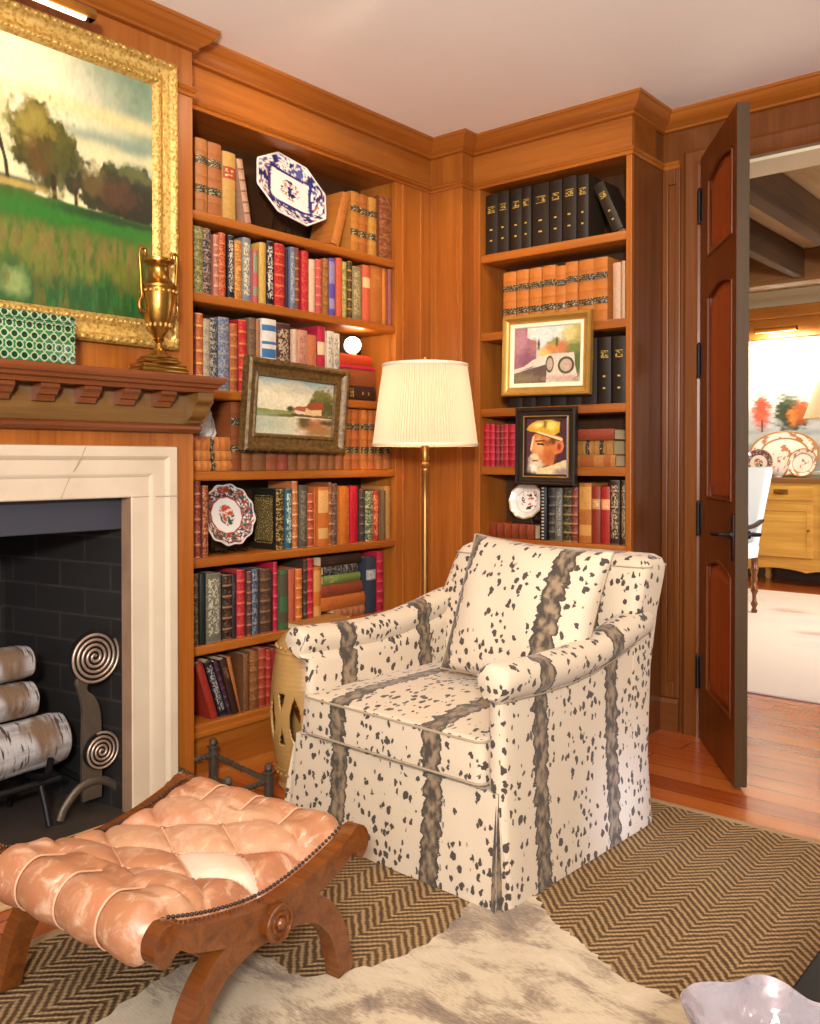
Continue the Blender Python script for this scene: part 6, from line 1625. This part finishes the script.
for k in range(3):
    cx = -SW + SW * (2 * k + 1) / 3; hw = SW / 3 - .03
    bm = bmesh.new(); box(bm, (cx - hw, -SD - .014, .715), (cx + hw, -SD + .01, .835), .004); d = obj('drawer', bm, W_PINE, sb)
    bm = bmesh.new(); tube(bm, smoothpath([(cx - .05, -SD - .014, .785), (cx - .045, -SD - .035, .775), (cx, -SD - .038, .765), (cx + .045, -SD - .035, .775), (cx + .05, -SD - .014, .785)], 5), .005, 8); box(bm, (cx - .06, -SD - .0175, .762), (cx + .06, -SD - .0135, .805), .001); obj('pull', bm, BRASS, d, 50)
    bm = bmesh.new(); box(bm, (cx - hw, -SD - .012, .24), (cx + hw, -SD + .01, .685), .003)
    for (a, b, c_, e) in ((-hw, -hw + .05, .24, .685), (hw - .05, hw, .24, .685), (-hw + .05, hw - .05, .24, .30), (-hw + .05, hw - .05, .625, .685)): box(bm, (cx + a, -SD - .022, c_), (cx + b, -SD - .011, e), .004)
    d = obj('door', bm, W_PINE, sb)
    bm = bmesh.new(); bmesh.ops.create_uvsphere(bm, u_segments=12, v_segments=8, radius=.012, matrix=Matrix.Translation((cx + hw - .03, -SD - .034, .47))); obj('knob', bm, BRASS, d, 60)
mur = thing('framed_painting', 'large pale painting with red tree over the dining room sideboard', 'painting', (-1.75, 8.294, 1.52))
P = Paint(0, 1, 0, 1, 520, 220); P.fm = 4.
P.lay('ecece6'); P.lay('b8bcc0', (1 - sm(P.y + .06 * (P.n(7, 2) - .5), .44, .52))); P.lay('8c989c', (1 - sm(P.y + .10 * (P.n(8, 3, 20) - .5), .28, .34)) * .8); P.lay('d8dcdc', P.ell(.2, .25, .3, .04, .8, 1., 5, 6) * .7)
P.lay('38442f', P.ell(.145, .46, .05, .15, .4, 1.2, 6, 16)); P.lay('26321f', P.ell(.175, .43, .045, .09, .4, 1.2, 7, 16)); P.lay('c8783c', P.ell(.165, .43, .02, .07, .6, 1.3, 8, 18)); P.lay('a8582c', P.ell(.195, .46, .025, .09, .6, 1.3, 9, 18)); P.lay('6a7068', P.ell(.5, .44, .2, .08, .6, 1.2, 10, 12))
P.lay('b8402c', P.ell(.050, .49, .028, .14, .5, 1.3, 11, 16)); P.lay('d0604c', P.ell(.047, .44, .028, .08, .6, 1.3, 12, 18) * .8); P.lay('4c4038', P.seg((.052, .4), (.053, .31), .004))
P.lay('f4f4ee', P.ell(.3, .85, .5, .2, .8, .5) * .8)
bm = bmesh.new(); sweep(bm, [(-1.25, -.60), (1.25, -.60), (1.25, .60), (-1.25, .60)], [(0, 0), (0, .03), (.01, .035), (.03, .02), (.035, .0)], lambda x, z, h: (x, -h, z), closed=True); obj('frame', bm, CREAM, mur, 30)
bm = bmesh.new(); c = canvas_mesh(bm, P, lambda u, v: (u, -.006, v), -1.22, 1.22, -.57, .57); o = obj('canvas', bm, PAINTED, mur, recalc=False); colour_layer(o.data, c)
pl2 = thing('picture_light', 'brass picture light above the dining room painting', 'picture light', (-2.65, 8.25, 2.195))
bm = bmesh.new(); P_ = []
for x in (-.18, .18): P_.append([(x, -.20 + .024 * math.cos(a), -.02 + .024 * math.sin(a)) for a in [PI * (-.15 + 1.4 * k / 12) for k in range(13)]])
grid(bm, P_, cap0=True, cap1=True); bmesh.ops.solidify(bm, geom=bm.faces[:], thickness=.002); obj('reflector', bm, BRASS_L, pl2, 30)
bm = bmesh.new(); tube(bm, [(-.17, -.198, -.026), (.17, -.198, -.026)], .012, 10); obj('lamp_tube', bm, DIFF, pl2, 40)
bm = bmesh.new(); tube(bm, [(0, .0, 0), (0, -.08, .02), (0, -.195, .0)], .008, 8); obj('arm', bm, BRASS_L, pl2, 40)
def simple(q, a, x, y):
    if q > .94 or .66 < q < .70: return cn * .9
    v = hsh(x, y, 7, 41)
    if (q > .72 and v > .58) or (q < .4 and v > .6): return np.array(lin('b87a5c')[:3])
    return cw * 1.05
ST = .9005
plate('platter', 'big oval white platter standing behind plates on the dining sideboard', 'platter', .30, (-2.62, 8.20, ST + .205), facing(False, 12, 0), simple, 1.48)
plate('plate', 'round white plate with brown rim right of the oval platter on the sideboard', 'plate', .125, (-2.42, 8.06, ST + .125), facing(False, 14, 0, -5), simple)
plate('plate', 'white flowered plate at the left end of the dining sideboard', 'plate', .125, (-2.80, 8.08, ST + .125), facing(False, 14, 40, 8), famille)
bo = thing('bowl', 'flowered porcelain bowl between the plates on the dining sideboard', 'bowl', (-2.585, 7.93, ST))
bm = bmesh.new(); V, f = lathe(bm, [(.035, 0), (.04, .006), (.03, .012), (.06, .03), (.085, .065), (.095, .10), (.091, .10), (.080, .065), (.055, .034), (.0, .022)], 40, caps=True); o = obj('body', bm, GLAZED, bo, 60)
co = np.array([simple(.3 if v.co.z < .04 else .8, 0, v.co.x * 14, v.co.y * 14 + v.co.z * 9) for v in o.data.vertices]); colour_layer(o.data, co)
tl = thing('table_lamp', 'table lamp with cream cone shade at right on the dining sideboard', 'lamp', (-2.19, 8.04, ST))
bm = bmesh.new(); lathe(bm, [(.07, 0), (.07, .012), (.03, .03), (.045, .10), (.06, .18), (.04, .26), (.015, .30), (.012, .62), (0, .62)], 32); obj('base', bm, WHITE_CER, tl, 40)
bm = bmesh.new(); lathe(bm, [(.215, .50), (.11, .80)], 48, caps=False); obj('shade', bm, SHADE, tl, 40)
wc = thing('dining_chair', 'dining chair in pale blue upholstery with dark scrolled arm beyond the door', 'chair', (-2.44, 6.06, .0103), math.radians(-8))
bm = bmesh.new(); rows = []
for z, y0, x in ((.38, .0, .25), (.45, .0, .26), (.48, .01, .25)): rows.append([(a, b, z) for a, b in rrect(x, -.27 + y0, .25 - y0, .05)])
grid(bm, rows, closev=True, cap0=True, cap1=True); obj('seat', bm, UPH, wc, 50)
bm = bmesh.new(); rows = []
for z, y, w in ((.40, .20, .245), (.60, .235, .262), (.80, .28, .280), (.96, .32, .292), (.99, .325, .285)): rows.append([(a, b + y, z) for a, b in rrect(w, -.035, .035, .03)])
grid(bm, rows, closev=True, cap0=True, cap1=True); obj('backrest', bm, UPH, wc, 50)
for s in (-1, 1):
    bm = bmesh.new(); tube(bm, smoothpath([(s * .255, .26, .63), (s * .275, .10, .60), (s * .285, -.12, .585), (s * .285, -.20, .578), (s * .285, -.215, .56)], 6), .016, 8); tube(bm, smoothpath([(s * .283, -.15, .58), (s * .27, -.12, .52), (s * .26, -.13, .42)], 5), .013, 8); obj('arm', bm, EBONY, wc, 50)
    for y in (-.23, .22):
        bm = bmesh.new(); lathe(bm, [(.018, 0), (.022, .012), (.012, .03), (.024, .06), (.013, .085), (.013, .12), (.026, .15), (.013, .175), (.015, .28), (.026, .30), (.020, .32), (.024, .385), (0, .385)], 16, (s * .222, y, 0)); obj('leg', bm, W_LEG, wc, 40)
# ------------------------------------------------------------------ light: assumed daylight from unseen openings, the room's lamps, plus added fills
def light(name, typ, loc, power, color, size=.1, target=None, spot=None, sy=None, blend=.6):
    d = bpy.data.lights.new(name, typ); d.energy = power; d.color = lin(color)[:3]
    if typ == 'AREA':
        d.size = size
        if sy: d.shape = 'RECTANGLE'; d.size_y = sy
    else: d.shadow_soft_size = size
    if spot: d.spot_size = math.radians(spot); d.spot_blend = blend
    o = bpy.data.objects.new(name, d); COL.objects.link(o); o.location = loc
    if target:
        v = Vector(target) - Vector(loc); o.rotation_euler = v.to_track_quat('-Z', 'Y').to_euler()
    return o
WARM = 'ffe2bc'
light('floor_lamp_bulb', 'POINT', (lx, ly, 1.25), 6, 'ffd0a0', .04)
light('globe_lamp_bulb', 'POINT', (-2.44, 2.604, 1.53), .9, 'ffd09a', .03)
light('picture_lamp', 'AREA', (-2.21, .85, 2.225), .9, 'ffe0a8', .9, (-2.34, .85, 1.7), sy=.03)
for k, (x, y, tx, ty, tz, p) in enumerate(((-1.75, 1.95, -2.41, 2.05, 1.9, 27), (-1.45, 2.5, -1.9, 3.08, 1.5, 22), (-1.95, 2.45, -2.38, 2.98, 1.3, 24), (-1.5, 1.1, -2.0, 1.3, .9, 14), (-.7, 2.1, -1.3, 2.2, .3, 20), (-.9, 1.0, -1.6, 1.2, .3, 18))):
    light('downlight', 'SPOT', (x, y, HC - .02), p, WARM, .06, (tx, ty, tz), 95, blend=.8)  # downlight positions assumed, no fittings modelled; one added for the corner glow
light('added_ceiling_fill', 'SPOT', (.55, -.75, 1.60), 640, 'fbf8f6', .15, (-.55, 1.05, 2.45), 150, blend=.9)  # fill added behind the camera to brighten the ceiling; no lamp stands there
st_l = light('assumed_window_slit', 'AREA', (1.7, 2.12, .75), .30, 'b4ccff', .10, (-1.15, 2.26, .10), sy=.30); st_l.data.spread = math.radians(9)  # bluish streak through an assumed gap at the right; no opening is modelled
light('added_daylight_fill', 'AREA', (.4, -2.5, 1.3), 62, 'f6f4fa', 2.0, (-1.5, 1.8, .9), sy=2.0)  # cool fill added behind the camera; a window there is only assumed
light('assumed_dining_daylight', 'AREA', (1.9, 6.0, 1.2), 90, 'fff8ee', 2.2, (-2.4, 6.2, .1), sy=1.4)  # area light added for an assumed window out of view; none is modelled
light('dining_picture_lamp', 'AREA', (-2.65, 8.04, 2.155), 22, 'fff0d4', .36, (-2.6, 8.28, 1.6), sy=.05)
light('added_dining_fill', 'AREA', (-1.3, 5.9, 2.3), 62, 'fff0da', .8, (-1.5, 5.95, 0))  # downward fill added for the floor and beam undersides, no fitting behind it

w = bpy.data.worlds.new('World'); bpy.context.scene.world = w; w.use_nodes = True
w.node_tree.nodes['Background'].inputs[0].default_value = lin('fffaf6'); w.node_tree.nodes['Background'].inputs[1].default_value = .36

# ------------------------------------------------------------------ camera: level-ish shift lens
cd = bpy.data.cameras.new('Camera'); cam = bpy.data.objects.new('Camera', cd); COL.objects.link(cam)
cam.location = (0, 0, 1.05); cam.rotation_euler = (PI / 2 - .01148, 0, .69998)
cd.sensor_fit = 'AUTO'; cd.sensor_width = 36.; cd.lens = 908.35 / 1024 * 36
cd.shift_y = -(512 - 470.63) / 1024; cd.clip_start = .02; cd.clip_end = 60
sc_ = bpy.context.scene; sc_.camera = cam
sc_.view_settings.view_transform = 'Standard'; sc_.view_settings.look = 'None'; sc_.view_settings.gamma = 1; sc_.view_settings.use_curve_mapping = False
sc_.view_settings.exposure = .04
